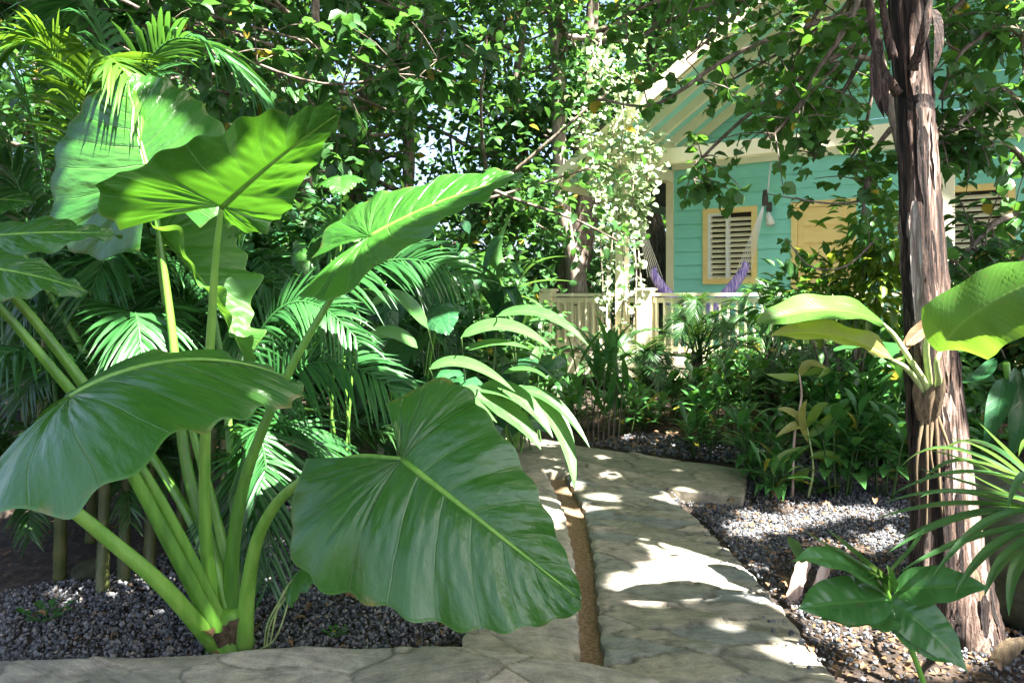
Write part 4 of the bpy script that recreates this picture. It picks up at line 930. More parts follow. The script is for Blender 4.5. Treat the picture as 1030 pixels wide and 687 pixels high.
gl = [((432, 371), (470, 366), (518, 394), .085), ((464, 339), (508, 328), (556, 352), .10), ((456, 392), (506, 411), (544, 452), .15), ((505, 392), (556, 418), (578, 492), .13), ((515, 392), (556, 404), (593, 450), .075),
      ((500, 318), (546, 316), (592, 348), .085), ((470, 352), (500, 345), (535, 352), .06), ((505, 376), (530, 372), (552, 382), .05), ((480, 392), (520, 398), (556, 440), .12), ((440, 400), (462, 398), (500, 425), .1), ((430, 330), (400, 300), (372, 310), .11), ((420, 350), (390, 335), (360, 350), .1)]
bl = [(P(*a, Yg + .1), P(*b_, Yg), P(*c, Yg - .2), w * 1.1, 'ginger', (.25, -.75, .65)) for a, b_, c, w in gl]
for q in bl: q[2][1] -= 0.0
bl += wild_blades(gb, 14, .55, .08, rg, (.25, .95))
gin = bladed(gb, 'ginger clump with long sun-bleached blades beside the hanging elephant ear leaf', 'ginger', bl, 'ginger_plant', 'ginger', .09,
             canes=[[gb + A(dx, 0, 0), P(px, py, Yg)] for dx, px, py in ((0, 432, 371), (.05, 464, 340), (.1, 456, 392), (.15, 505, 392), (.18, 500, 318), (-.06, 430, 330), (.02, 480, 392))], seed=42)
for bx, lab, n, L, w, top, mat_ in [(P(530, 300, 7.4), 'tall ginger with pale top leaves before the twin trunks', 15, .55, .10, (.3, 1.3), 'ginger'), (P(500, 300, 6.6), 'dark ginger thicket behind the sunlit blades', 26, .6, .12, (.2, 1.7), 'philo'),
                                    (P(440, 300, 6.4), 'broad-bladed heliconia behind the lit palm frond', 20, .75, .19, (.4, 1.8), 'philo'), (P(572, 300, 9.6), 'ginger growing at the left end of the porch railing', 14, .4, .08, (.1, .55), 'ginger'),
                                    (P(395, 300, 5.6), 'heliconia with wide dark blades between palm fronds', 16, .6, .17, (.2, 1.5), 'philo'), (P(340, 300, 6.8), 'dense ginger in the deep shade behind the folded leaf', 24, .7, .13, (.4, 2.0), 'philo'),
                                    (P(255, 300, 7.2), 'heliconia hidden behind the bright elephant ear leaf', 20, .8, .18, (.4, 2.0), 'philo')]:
    bx = bx * A(1, 1, 0)
    bls = wild_blades(bx, n, L, w, rg, top)
    bladed(bx, lab, 'ginger' if 'ginger' in lab else 'heliconia', bls, 'ginger_plant' if 'ginger' in lab else 'heliconia', mat_, w, canes=[[bx + A(.05 * i - .1, 0, 0), b_[0]] for i, b_ in enumerate(bls[:7])], seed=7)
# specific tall blades catching light in front of the twin trunks
bx = P(525, 300, 7.0) * A(1, 1, 0)
bladed(bx, 'slender ginger whose top blades glow in front of the trunks', 'ginger', [(P(*a, 7), P(*m_, 7), P(*c, 6.9), w) for a, m_, c, w in [((520, 300), (535, 268), (572, 258), .11), ((515, 292), (545, 283), (580, 284), .10), ((505, 300), (530, 300), (556, 322), .10), ((512, 300), (500, 262), (515, 215), .14), ((500, 310), (475, 300), (450, 318), .12)]],
       'ginger_plant', 'ginger', .1, canes=[[bx, P(515, 296, 7)], [bx + A(.1, 0, 0), P(505, 300, 7)]], seed=9)
# strap-leaved bush by the porch
bx = G(607, 446); bls = []
for k in range(60):
    a, e = rg.uniform(0, 6.28), math.radians(rg.uniform(20, 85)); l = rg.uniform(.35, .6)
    d = A(math.cos(a) * math.cos(e), math.sin(a) * math.cos(e), math.sin(e)); p0 = bx + A(rg.normal(0, .16), rg.normal(0, .12), rg.uniform(.25, .95))
    bls.append((p0, p0 + d * l * .55, p0 + d * l + A(0, 0, -.12 * l), rg.uniform(.05, .08)))
bladed(bx, 'bushy strap-leaved shrub at the bend of the path below the vine', 'shrub', bls, 'strap_leaf_shrub', 'broad', .06, canes=[[bx + A(.05 * k - .15, 0, 0), bx + A(.07 * k - .2, .03, .8)] for k in range(7)], cane_mat='bark', seed=10, prof='lance', nseg=9, m=3)

# philodendron with big round-heart leaves and a lit one above
def heart_plant(base, label, spots, sizes, name='philodendron', mat='philo', seed=0, cat='philodendron', faces=None):
    rng = np.random.default_rng(seed)
    root = empty(name, base, label, cat)
    for k, (p, s) in enumerate(zip(spots, sizes)):
        p = A(*p); c = MB(); tube(c, spline([A(*base) + A(rng.normal(0, .05), rng.normal(0, .05), 0), lerp(A(*base), p, .6) + A(0, 0, .12), p], 14), np.linspace(.009, .005, 14), 6); put(c, 'stem', M['stem'], root)
        t = unit(A(rng.normal(0, .7), -1 + rng.normal(0, .4), -.7 + rng.normal(0, .25))); sd = unit(np.cross(t, A(rng.normal(0, .3), -.5, 1)))
        mb, rb = ear_leaf(p, p + t * s, p + sd, wr=.5, wl=.5, lobe=.42, ky=.6, kx=.3, fold=.05, wave=.02, seed=seed * 31 + k, nq=44, ns=8)
        put(mb, 'leaf', M[mat], root)
    return root
heart_plant(P(345, 300, 4.6) * A(1, 1, 0), 'smaller elephant ear with one pale sunlit leaf behind the huge leaves', [P(343, 178, 4.5), P(330, 225, 4.5), P(365, 235, 4.7), P(310, 250, 4.6)], [.26, .22, .2, .22], 'elephant_ear', 'ear', 3, 'plant')
sp = [P(rg.uniform(370, 480), rg.uniform(290, 400), rg.uniform(5.1, 5.8)) for _ in range(16)]
heart_plant(P(415, 300, 5.5) * A(1, 1, 0), 'philodendron with dark heart leaves under the sunlit palm frond', sp, rg.uniform(.16, .28, 16), seed=5)
sp = [P(rg.uniform(470, 560), rg.uniform(360, 425), rg.uniform(6.3, 7.2)) for _ in range(14)]
heart_plant(P(515, 300, 6.8) * A(1, 1, 0), 'low philodendron behind the sun-bleached ginger blades', sp, rg.uniform(.14, .24, 14), seed=6)

# low plants on the right of the path
def leafy_stem_plant(base, label, nst, hgt, L, w, mat, rng, spread=.2, name='cordyline', cat='plant', per=9, group=None, el=(5, 60), cane='cane_green'):
    """upright stems, whorls of long leaves at their tops and along them"""
    root = empty(name, base, label, cat, group)
    for s_ in range(nst):
        a = rng.uniform(0, 6.28); top = A(*base) + A(math.cos(a) * spread * rng.uniform(.3, 1), math.sin(a) * spread * rng.uniform(.3, 1), hgt * rng.uniform(.6, 1.1))
        c0 = lerp(A(*base), top * A(1, 1, 0), .5); mb = MB(); cur = spline([c0, lerp(c0, top, .5) + A(0, 0, .03), top], 10); tube(mb, cur, np.linspace(.008, .005, 10), 6); put(mb, 'cane', M[cane], root)
        fo = MB()
        for k in range(per):
            f = 1 - .75 * (k / per) ** 1.3; p0 = lerp(c0, top, f); az = k * 2.4 + rng.uniform(-.4, .4); e = math.radians(lerp(el[0], el[1], f ** 2) + rng.normal(0, 8)); l = L * rng.uniform(.75, 1.15)
            d = A(math.cos(az) * math.cos(e), math.sin(az) * math.cos(e), math.sin(e))
            blade(fo, thru(p0, p0 + d * l * .5, p0 + d * l + A(0, 0, -.25 * l), 9), w * rng.uniform(.8, 1.2), fold=.22, m=5, R=rng.uniform(0, 1), petiole=.18)
        put(fo, 'foliage', M[mat], root)
    return root
LOW = [((672, 420), 'leafy ginger seedlings at the far edge of the gravel, below the railing', 5, .5, .34, .08, 'ginger'), ((715, 448), 'low bright clump with oval leaves beside the crossing path', 7, .55, .30, .10, 'broad'),
       ((745, 440), 'upright bush with lighter blades in front of the date palms', 6, .72, .30, .09, 'ginger'), ((705, 458), 'dark low clump hugging the edge of the crossing path', 4, .3, .32, .07, 'broad'),
       ((768, 486), 'bushy clump spilling over the gravel behind the yellowing seedling', 9, .52, .32, .075, 'broad'), ((845, 470), 'dark leafy clump between the yellowing seedling and shaggy trunk', 8, .75, .34, .11, 'broad'),
       ((880, 480), 'leafy clump close behind the shaggy trunk', 7, .8, .36, .11, 'broad'), ((810, 450), 'leafy clump with sunlit oval leaves behind the yellowing seedling', 7, .72, .34, .12, 'ginger'),
       ((640, 425), 'small dark clump right of the strap-leaved shrub', 5, .4, .34, .06, 'broad'), ((870, 430), 'shaded bush below the epiphyte leaf', 8, .85, .42, .12, 'broad'), ((780, 425), 'mid-green clump under the date palm in front of the door', 7, .7, .38, .10, 'broad'), ((772, 498), 'grassy dark tuft at the gravel edge by the crossing path', 8, .22, .34, .04, 'broad'),
       ((590, 432), 'low broad-leaved clump between the strap-leaved shrub and the ginger blades', 7, .45, .32, .08, 'broad'), ((628, 436), 'low clump under the right side of the strap-leaved shrub', 6, .35, .3, .08, 'broad'), ((655, 432), 'pale low clump at the edge of the far gravel below the vine', 6, .4, .3, .08, 'ginger'), ((560, 420), 'low leafy clump before the flat pale stone', 6, .4, .32, .08, 'broad'), ((690, 425), 'leafy clump below the newel post', 7, .55, .34, .09, 'broad'), ((842, 498), 'bushy dark clump on the gravel just right of the yellowing seedling', 10, .55, .34, .085, 'broad'), ((885, 502), 'dark clump touching the left side of the shaggy trunk', 8, .6, .32, .09, 'broad')]
for (px, py), lab, nst, hg, L, w, mt in LOW:
    leafy_stem_plant(G(px, py), lab, nst, hg, L, w, mt, rg, spread=.28)
# the yellowing seedling on its thin cane
bx = G(797, 500)
root = empty('ginger_seedling', bx, 'spindly yellowing seedling standing on the lit gravel edge', 'plant')
mb = MB(); tube(mb, spline([bx, P(799, 440, 5.7), P(806, 400, 5.7), P(804, 376, 5.7)], 20), np.linspace(.012, .006, 20), 7); put(mb, 'cane', M['sheath'], root)
mb = MB(); tube(mb, spline([bx + A(.12, 0, 0), P(818, 470, 5.7), P(812, 430, 5.7)], 14), np.linspace(.01, .005, 14), 7); put(mb, 'cane', M['stem_pale'], root)
for k, (a, m_, c) in enumerate([((812, 432), (800, 428), (780, 440)), ((812, 440), (830, 425), (838, 412)), ((813, 450), (785, 462), (778, 478)), ((813, 445), (806, 420), (812, 402)), ((814, 460), (836, 458), (846, 470)), ((812, 430), (822, 412), (834, 406)), ((812, 428), (796, 415), (782, 412)), ((804, 378), (830, 372), (822, 380)), ((804, 378), (790, 380), (770, 376)), ((804, 378), (815, 366), (832, 372)), ((814, 470), (802, 480), (796, 476))]):
    mb = MB(); blade(mb, thru(P(*a, 5.7), P(*m_, 5.65), P(*c, 5.6), 12), .07, up=(.1, -.8, .6), R=rg.uniform(.2, .9), m=5); put(mb, 'leaf', M['yellow' if k % 3 else 'banana_glow_dry'], root)
# tiny plants in the gravel
for (px, py), lab, s in [((45, 625), 'tiny fern-like weed on the dark gravel near the left corner', .10), ((815, 498), 'small pale weed at the foot of the yellowing seedling', .16), ((338, 640), 'lone small green leaf sprig on the gravel beside the kerb', .05), ((638, 470), 'little weed at the bend of the path', .08)]:
    bx = G(px, py); root = empty('weed', bx, lab, 'weed'); mb = MB()
    for k in range(7):
        a = k * 2.4; d = A(math.cos(a), math.sin(a), .5); tube(mb, [bx, bx + d * s * .8], .002, 4)
        leaves(mb, np.array([bx + d * s * t_ for t_ in (.4, .65, .85, .85)]), np.array([d + A(-d[1], d[0], 0), d - A(-d[1], d[0], 0), d, d + A(.3, .2, .1)]), np.tile(A(0, 0, 1), (4, 1)), s * .5, rg)
    put(mb, 'foliage', M['sunny'], root)
# sprawling pale stems with one round leaf right of the elephant ear
bx = G(262, 655); root = empty('creeping_plant', bx, 'weak pale-stemmed plant with one rounded leaf between elephant ear and gravel', 'plant')
mb = MB()
for a, c in [((275, 620), (308, 574)), ((283, 600), (306, 570)), ((278, 640), (296, 585)), ((270, 625), (290, 590))]: tube(mb, spline([bx + A(rg.normal(0, .02), 0, 0), P(*a, 3.15), P(*c, 3.0)], 12), .004, 5)
put(mb, 'stem', M['stem_pale'], root)
mb, rb = ear_leaf(P(306, 570, 3.0), P(345, 562, 2.85), P(320, 590, 2.8), wr=.6, wl=.5, lobe=.3, seed=77, nq=60, ns=10); put(mb, 'leaf', M['ear'], root)

# ------------------------------------------------------------------ the shaggy tree on the right
rg = np.random.default_rng(71)
tb = A(1.98, 3.42, 0)
shag = empty('tree', tb, 'leaning tree with shaggy peeling brown bark beside the path', 'tree')
tp = [P(962, 655, 3.4), P(955, 600, 3.4), P(948, 500, 3.4), P(938, 380, 3.4), P(928, 250, 3.4), P(920, 120, 3.4), P(912, 0, 3.4), P(905, -160, 3.4), P(900, -420, 3.4), P(880, -800, 3.3)]
tr_ = np.array([48, 38, 28.5, 23, 19, 17, 16, 15.5, 15, 14]) * 3.4 / 760 
cur = spline(tp, 150); rr = np.interp(np.linspace(0, 1, 150), np.linspace(0, 1, len(tp)), tr_)
def shag_rough(n, seg):
    a = np.linspace(0, 2 * math.pi, seg, endpoint=False)[None, :]; z = np.linspace(0, 1, n)[:, None]
    q = 1 + .055 * np.sin(a * 5 + 2 * np.sin(z * 5)) + .04 * np.sin(a * 11 + 3 * np.sin(z * 9 + 1)) + .03 * np.sin(a * 23 + 9 * z)
    q += .10 * np.clip(1 - z * 6, 0, 1) * np.cos(a * 4 + .6)
    return q + rg.normal(0, .012, (n, seg))
mb = MB(); tube(mb, cur, rr, 64, rough=shag_rough)
# ragged bark streaks, plus pale patches that paint sunlight onto the trunk
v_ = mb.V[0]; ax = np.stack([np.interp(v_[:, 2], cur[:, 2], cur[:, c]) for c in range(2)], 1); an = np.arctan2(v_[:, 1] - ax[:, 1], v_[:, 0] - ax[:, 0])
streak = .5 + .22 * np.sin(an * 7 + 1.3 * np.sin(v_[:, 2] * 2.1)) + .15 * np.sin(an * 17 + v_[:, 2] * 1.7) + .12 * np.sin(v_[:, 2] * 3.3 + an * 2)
sun_pale = np.exp(-((an + 1.15) / .5) ** 2) * (np.exp(-((v_[:, 2] - 2.2) / .32) ** 2) + np.exp(-((v_[:, 2] - .45) / .5) ** 2) + .8 * np.exp(-((v_[:, 2] - 1.5) / .1) ** 2))
mb.R[0] = np.clip(streak * .8 + .55 * sun_pale * (.6 + streak * .8), 0, 1.3)
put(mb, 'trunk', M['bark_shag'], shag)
# loose strips of bark
def on_trunk(u, ang, k=1.02):
    p = A(*[np.interp(u, np.linspace(0, 1, 150), cur[:, c]) for c in range(3)]); r = np.interp(u, np.linspace(0, 1, 150), rr)
    return p + A(math.cos(ang), math.sin(ang), 0) * r * k
for i in range(46):
    u0 = rg.uniform(.01, .62); ang = rg.uniform(math.pi * .95, math.pi * 2.1); l = rg.uniform(.05, .13)
    n = 9; k = rg.uniform(1.0, 1.04); fl = rg.uniform(0, .25); pts = [on_trunk(u0 + l * t, ang + .15 * t, k + fl * max(0, t - .55) ** 1.2) for t in np.linspace(0, 1, n)][::-1]
    mb = MB(); blade(mb, np.array(pts), rg.uniform(.02, .055), up=A(math.cos(ang), math.sin(ang), .05), prof='strap', fold=rg.uniform(-.3, .5), m=3, R=rg.uniform(0, 1), wave=.2, ph=i); put(mb, 'bark_strip', M['bark_shag'], shag)
# hanging flaps at the broken knot and the stub of a branch
for pts, r0 in [([P(903, 95, 3.35), P(884, 62, 3.3), P(876, 20, 3.28), P(868, -40, 3.25)], .02), ([P(918, 70, 3.3), P(930, 30, 3.2), P(938, -20, 3.2)], .022), ([P(898, 60, 3.3), P(890, 20, 3.28), P(886, -30, 3.25)], .02)]:
    mb = MB(); tube(mb, spline(pts, 16), np.linspace(r0, r0 * .6, 16), 10, rough=lambda n, s: rg.uniform(.8, 1.2, (n, s))); put(mb, 'branch', M['bark_shag'], shag)
for a, b_, c, w in [((885, 40), (880, 80), (890, 120), .05), ((940, 10), (944, 40), (938, 75), .04), ((893, 70), (890, 100), (893, 118), .03), ((912, 108), (930, 102), (940, 112), .06)]:
    mb = MB(); blade(mb, thru(P(*a, 3.24), P(*b_, 3.18), P(*c, 3.2), 10), w, prof='strap', m=3, R=.3, up=(0, -1, .1)); put(mb, 'bark_strip', M['bark_shag'], shag)
# dry leaf sheaths leaning at its foot
root = empty('dry_sheath', G(826, 598), 'pair of pale dry leaf sheaths standing in the litter left of the shaggy trunk', 'dead leaf')
for pts, w in [([(797, 612), (808, 575), (818, 548)], .075), ([(822, 600), (832, 570), (838, 542)], .06)]:
    mb = MB(); blade(mb, spline([P(*q, 3.75) for q in pts], 14), w, up=(.2, -1, .3), prof='strap', fold=-.5, m=7, R=.8, wave=.15); put(mb, 'sheath', M['sheath'], root)
for (px, py, Y, lab, w, l, u) in [(985, 600, 3.25, 'curled brown sheath at the right foot of the shaggy trunk', .16, ((972, 560), (990, 600), (985, 650)), (.3, -1, .3)), (1010, 660, 3.1, 'broad dead sheath lying at the bottom right corner', .07, ((1000, 690), (1012, 655), (1040, 640)), (-.3, -1, .8))]:
    mb = MB(); blade(mb, spline([P(*q, Y) for q in l], 16), w, up=u, prof='strap', fold=-.5, m=7, R=.25, wave=.2); tag(put(mb, 'dry_sheath', M['sheath_dark']), lab, 'dead leaf')
# mossy rock
def rock(c, r, lab, seed, sq=(1, 1, .7)):
    rng = np.random.default_rng(seed); n, m = 22, 30
    th = np.linspace(0, math.pi, n)[:, None]; ph = np.linspace(0, 2 * math.pi, m)[None, :]
    d = np.stack([np.sin(th) * np.cos(ph), np.sin(th) * np.sin(ph), np.cos(th) * np.ones_like(ph)], -1)
    k = np.ones((n, m))
    for i in range(9):
        v = unit(rng.normal(0, 1, 3)); k = np.minimum(k, rng.uniform(.72, .95) / np.maximum(d @ v, .25)) if i < 7 else k
    mb = MB(); mb.add((A(*c) + d * k[..., None] * r * A(*sq)).reshape(-1, 3), grid_q(n, m)); return tag(mb.build('rock', M['rock'], smooth=True), lab, 'rock')
rock(P(1040, 590, 3.6) * A(1, 1, 0) + A(0, 0, .18), .42, 'dark mossy rock at the right edge beyond the trunk', 1)
rock(G(92, 580) + A(0, 0, .03), .10, 'small brown stone behind the leftmost elephant ear stem', 2)
rock(G(985, 510) + A(0, 0, .1), .35, 'low dark rock in the shade right of the shaggy trunk', 3)
rock(G(548, 399) + A(0, 0, .03), .45, 'flat pale stone catching sun beyond the path bend', 4, (1, .7, .25))

# ------------------------------------------------------------------ banana-like climber on the trunk
root = empty('climbing_plant', P(930, 400, 3.2), 'broad paddle-leaved plant growing out of the shaggy trunk', 'plant')
for pts in [[(936, 418), (931, 388), (914, 360), (900, 338), (888, 326)], [(934, 416), (925, 388), (911, 370), (897, 362)], [(938, 416), (944, 385), (942, 366), (946, 352)], [(936, 414), (934, 380), (932, 345), (944, 325), (964, 314)]]:
    mb = MB(); tube(mb, spline([P(*q, 3.34 if i < 1 else (3.2 if i < 2 else 3.1)) for i, q in enumerate(pts)], 20), np.linspace(.017, .007, 20), 8); put(mb, 'stem', M['stem_pale'], root)
for i_, (dx, l_) in enumerate([(-14, 80), (-6, 120), (2, 60), (9, 100), (15, 50)]):
    mb = MB(); tube(mb, spline([P(936, 400, 3.27), P(936 + dx * .6, 425, 3.255), P(936 + dx + 3 * math.sin(i_ * 2), 425 + l_ * .5, 3.25), P(938 + dx * 1.1, 420 + l_, 3.27)], 14), np.linspace(.011, .004, 14), 6); put(mb, 'root', M['sheath_dark'], root)
for a_, b_, c_ in [((930, 425), (926, 400), (920, 382)), ((940, 425), (946, 400), (950, 380)), ((935, 428), (936, 405), (940, 386))]:
    mb = MB(); blade(mb, thru(P(*a_, 3.25), P(*b_, 3.2), P(*c_, 3.18), 12), .05, up=(0, -1, .2), prof='strap', fold=-.6, m=5, R=.4); put(mb, 'old_sheath', M['sheath_dark'], root)
def paddle(p0, pm, p1, w, mat, up, fold=.2, wave=.05, seed=0, curlr=0):
    mb = MB(); blade(mb, thru(A(*p0), A(*pm), A(*p1), 110), w, up=up, prof='paddle', fold=fold, m=17, R=.5, quilt=.05, nq_=24, wave=wave, ph=seed, nw=3); return put(mb, 'leaf', M[mat], root)
paddle(P(890, 327, 3.1), P(835, 312, 3.05), P(762, 326, 3.0), .20, 'banana', (0, -.55, 1), .18, .05, 1)
l_ = paddle(P(898, 362, 3.1), P(840, 338, 3.12), P(776, 338, 3.05), .10, 'banana_glow_dry', (.1, -.8, .6), .5, .2, 2); l_['label'] = 'narrow leaf under the green one, coloured yellow for light glowing through'  # yellow colour stands for light glowing through the paddle leaf
paddle(P(945, 354, 3.05), P(985, 312, 2.85), P(1075, 270, 2.6), .30, 'banana', (-.2, -.9, .55), -.25, .06, 3)
paddle(P(962, 316, 3.12), P(930, 330, 3.16), P(905, 356, 3.1), .06, 'dead', (0, -.8, .5), .6, .1, 4)
paddle(P(898, 362, 3.15), P(880, 350, 3.35), P(838, 352, 3.5), .16, 'palm', (0, -.4, 1), .2, .05, 5)
# long dark leaf blades hanging behind it
root = empty('heliconia', G(1015, 470), 'dark heliconia with hanging sun-flecked blades right of the shaggy trunk', 'heliconia')
for a, m_, c, w in [((1010, 380), (1005, 410), (990, 450), .13), ((1020, 370), (1030, 420), (1015, 460), .16), ((1000, 360), (985, 380), (965, 385), .10), ((1030, 370), (1050, 400), (1060, 450), .14)]:
    mb = MB(); blade(mb, thru(P(*a, 4.6), P(*m_, 4.4), P(*c, 4.3), 14), w, m=7); put(mb, 'leaf', M['philo'], root)
mb = MB(); tube(mb, spline([G(1015, 470), P(1018, 420, 4.7), P(1012, 365, 4.65)], 12), .02, 8); put(mb, 'cane', M['stem'], root)

# variegated strap leaves reaching in from the right
root = empty('dracaena', A(2.05, 2.45, 0), 'striped strap-leaved plant reaching in from the right edge', 'plant')
cr = P(1075, 520, 2.5)
mb = MB(); tube(mb, spline([A(cr[0] + .1, cr[1], 0), A(cr[0] + .06, cr[1], .4), cr], 10), .03, 10); put(mb, 'stem', M['bark'], root)
for (a, c, s, w) in [((985, 476), (893, 500), 2.42, .03), ((980, 496), (889, 506), 2.4, .03), ((975, 508), (880, 522), 2.38, .036), ((980, 520), (893, 556), 2.35, .034), ((990, 540), (905, 575), 2.3, .034), ((1000, 478), (930, 452), 2.5, .03), ((1010, 466), (955, 440), 2.5, .028),
                     ((1020, 462), (985, 425), 2.55, .028), ((1000, 495), (920, 470), 2.48, .032), ((990, 500), (925, 500), 2.3, .03), ((1010, 545), (960, 600), 2.25, .034), ((1020, 555), (990, 600), 2.25, .034), ((1010, 520), (935, 585), 2.22, .036), ((1020, 500), (965, 470), 2.6, .034), ((1000, 515), (900, 545), 2.45, .034), ((1030, 560), (1015, 620), 2.25, .034)]:
    mb = MB(); blade(mb, thru(cr + rg.normal(0, .02, 3), P(*a, (s + 2.5) / 2), P(*c, s), 22), w * 1.15, prof='strap', fold=.5, m=5, R=rg.uniform(.1, .9)); put(mb, 'leaf', M['strap'], root)
for az in range(10):
    a = az * .63; d = A(math.cos(a), math.sin(a), .6); mb = MB(); blade(mb, thru(cr, cr + d * .3, cr + d * .5 - A(0, 0, .2), 14), .036, prof='strap', fold=.5, m=3, R=.5); put(mb, 'leaf', M['strap'], root)

# broad-leaved plant close on the right
fb = A(1.42, 2.45, 0)
root = empty('broad_leaf_plant', fb, 'low plant with large pointed green leaves at the lower right of the path', 'plant')
nodep = P(893, 597, 2.42)
mb = MB(); tube(mb, spline([fb, lerp(fb, nodep, .6) + A(.01, 0, 0), nodep, P(888, 580, 2.42)], 14), np.linspace(.010, .006, 14), 8); put(mb, 'stem', M['stem'], root)
for a, m_, c, w, up, f in [((893, 598), (845, 566), (796, 565), .11, (0, -.55, 1), .18), ((898, 594), (945, 590), (996, 591), .125, (.1, -.8, .8), .22), ((895, 603), (845, 606), (803, 612), .15, (0, -.75, .8), .16), ((893, 605), (930, 630), (974, 676), .135, (-.3, -.75, .6), .2),
                           ((890, 610), (860, 622), (822, 622), .10, (0, -.3, 1), .2), ((895, 612), (885, 628), (878, 632), .09, (0, -.4, 1), .2), ((893, 590), (895, 580), (898, 574), .07, (0, -.8, .6), .2), ((893, 612), (920, 645), (958, 668), .09, (-.1, -.3, 1), .2)]:
    mb = MB(); blade(mb, thru(P(*a, 2.42), P(*m_, 2.34), P(*c, 2.26), 70), w * 1.05, up=up, prof='ovate', quilt=.10, nq_=8, fold=f, m=15, R=rg.uniform(.3, .8), wave=.06, ph=rg.uniform(0, 6), nw=3); put(mb, 'leaf', M['broad'], root)
for a, m_, c in [((896, 590), (850, 562), (808, 533)), ((894, 586), (858, 556), (832, 532)), ((880, 575), (868, 585), (862, 588)), ((896, 575), (920, 550), (930, 530)), ((806, 566), (798, 550), (794, 540))]:
    mb = MB(); blade(mb, thru(P(*a, 2.42), P(*m_, 2.38), P(*c, 2.36), 16), .042, prof='strap', fold=.5, m=3, R=.4); put(mb, 'narrow_leaf', M['strap'], root)

# fallen leaves one can count
k = 0
for px, py, s, lab in [(350, 604, .10, 'long curled tan leaf on the gravel left of the hanging leaf'), (312, 612, .07, None), (302, 625, .07, None), (298, 590, .06, None), (216, 660, .05, None), (255, 635, .05, None), (345, 652, .04, None), (290, 648, .05, None), (440, 610, .05, None), (395, 585, .05, None),
                       (130, 590, .05, None), (40, 620, .07, None), (500, 560, .05, None), (640, 450, .10, None), (660, 462, .08, None), (710, 520, .06, None), (735, 505, .07, None), (760, 600, .06, None), (775, 560, .08, None), (800, 570, .09, None), (815, 655, .07, None), (855, 665, .07, None), (845, 590, .06, None), (780, 500, .12, None), (760, 520, .07, None), (830, 510, .1, None), (880, 505, .08, None), (845, 680, .06, None), (870, 672, .05, None), (680, 590, .03, None), (560, 640, .03, None), (730, 545, .06, None), (790, 590, .08, None), (950, 650, .06, None), (1000, 670, .07, None)]:
    p = G(px, py, .05 if (px > 640 and py > 480) else .03); a = rg.uniform(0, 6.28); d = A(math.cos(a), math.sin(a) * .8, .1)
    mb = MB(); blade(mb, thru(p - d * s * .5, p + A(0, 0, .3 * s), p + d * s * .5, 10), s * .45, prof='oval', fold=.4, m=5, R=rg.uniform(.1, 1), wave=.3, ph=px); o = put(mb, 'fallen_leaf', M['dead'])
    tag(o, lab or 'small brown fallen leaf lying on the garden floor', 'leaf', None if lab else 'brown leaves fallen on gravel and path')

# ------------------------------------------------------------------ trees, their branches and crowns
def limb(rng, p, d, L, r, depth, out, tips, gravity=.0, bend=.35, kids=(3, 5)):
    n = 7; pts = [p]; q = p.copy(); dd = d.copy()
    for i in range(n - 1):
        dd = unit(dd + rng.normal(0, bend / n ** .5, 3) + A(0, 0, gravity)); q = q + dd * L / (n - 1); pts.append(q.copy())
    out.append((np.array(pts), np.linspace(r, r * .55, n)))
    if depth == 0:
        for t in (2, 3, 4, 5, 6): tips.append((pts[t], dd))
        return
    for k in range(rng.integers(*kids)):
        t = rng.integers(2, n); a = unit(dd + rng.normal(0, .65, 3)); limb(rng, pts[t], a, L * rng.uniform(.5, .75), r * .5, depth - 1, out, tips, gravity, bend, kids)
    limb(rng, pts[-1], dd, L * .65, r * .55, depth - 1, out, tips, gravity, bend, kids)
def tree(base, label, path, radii, seed, crown_pts=None, crown_r=1.6, nleaf=5000, leaf=.12, mat='tree', kind='leaf', bark='bark', group=None, limbs=6, start=.45, lmb=2.0, name='tree', gaps=False, up=.25):
    """tapered trunk along path, limbs, and a crown of single leaves round the twigs"""
    rng = np.random.default_rng(seed); root = empty(name, base, label, 'tree', group)
    c = spline(path, 40); r = np.interp(np.linspace(0, 1, 40), np.linspace(0, 1, len(radii)), radii)
    mb = MB(); tube(mb, c, r, 14, rough=lambda n, s: 1 + .06 * np.sin(np.arange(s) * 3 * 2 * math.pi / s)[None] + rng.normal(0, .03, (n, s))); put(mb, 'trunk', M[bark], root)
    br, tips = [], []
    for k in range(limbs):
        u = lerp(start, 1, (k + .5) / limbs); i = int(u * 39); a = rng.uniform(0, 6.28) if limbs > 1 else 0
        limb(rng, c[i], unit(A(math.cos(a), math.sin(a), up + rng.uniform(-.2, .3))), lmb * rng.uniform(.7, 1.2), r[i] * .5, 1, br, tips)
    mb = MB()
    for p_, q_ in br: tube(mb, p_, np.maximum(q_, .006), 6)
    put(mb, 'limbs', M[bark], root)
    tp_ = np.array([t[0] for t in tips]); td = np.array([t[1] for t in tips])
    i = rng.integers(0, len(tp_), nleaf)
    pos = tp_[i] + rng.normal(0, .22 * lmb / 2, (nleaf, 3)) * A(1, 1, .7)
    if gaps: pos_k = ~sun_open(pos, leaf * .55); pos, i = pos[pos_k], i[pos_k]
    mb = MB(); n = len(pos)
    leaves(mb, pos, unit(td[i] * .6 + rdir(rng, n, .6) + A(0, 0, -.35)), unit(A(0, 0, 1) + rng.normal(0, .5, (n, 3))), leaf * rng.uniform(.7, 1.25, n), rng, kind)
    put(mb, 'crown', M[mat], root, smooth=(kind != 'far'))
    return root
def vert(x, y, h, lean=(0, 0), wob=.1, seed=0):
    r_ = np.random.default_rng(seed); return [A(x + lean[0] * t + r_.normal(0, wob), y + lean[1] * t + r_.normal(0, wob), h * t) for t in np.linspace(0, 1, 6)]
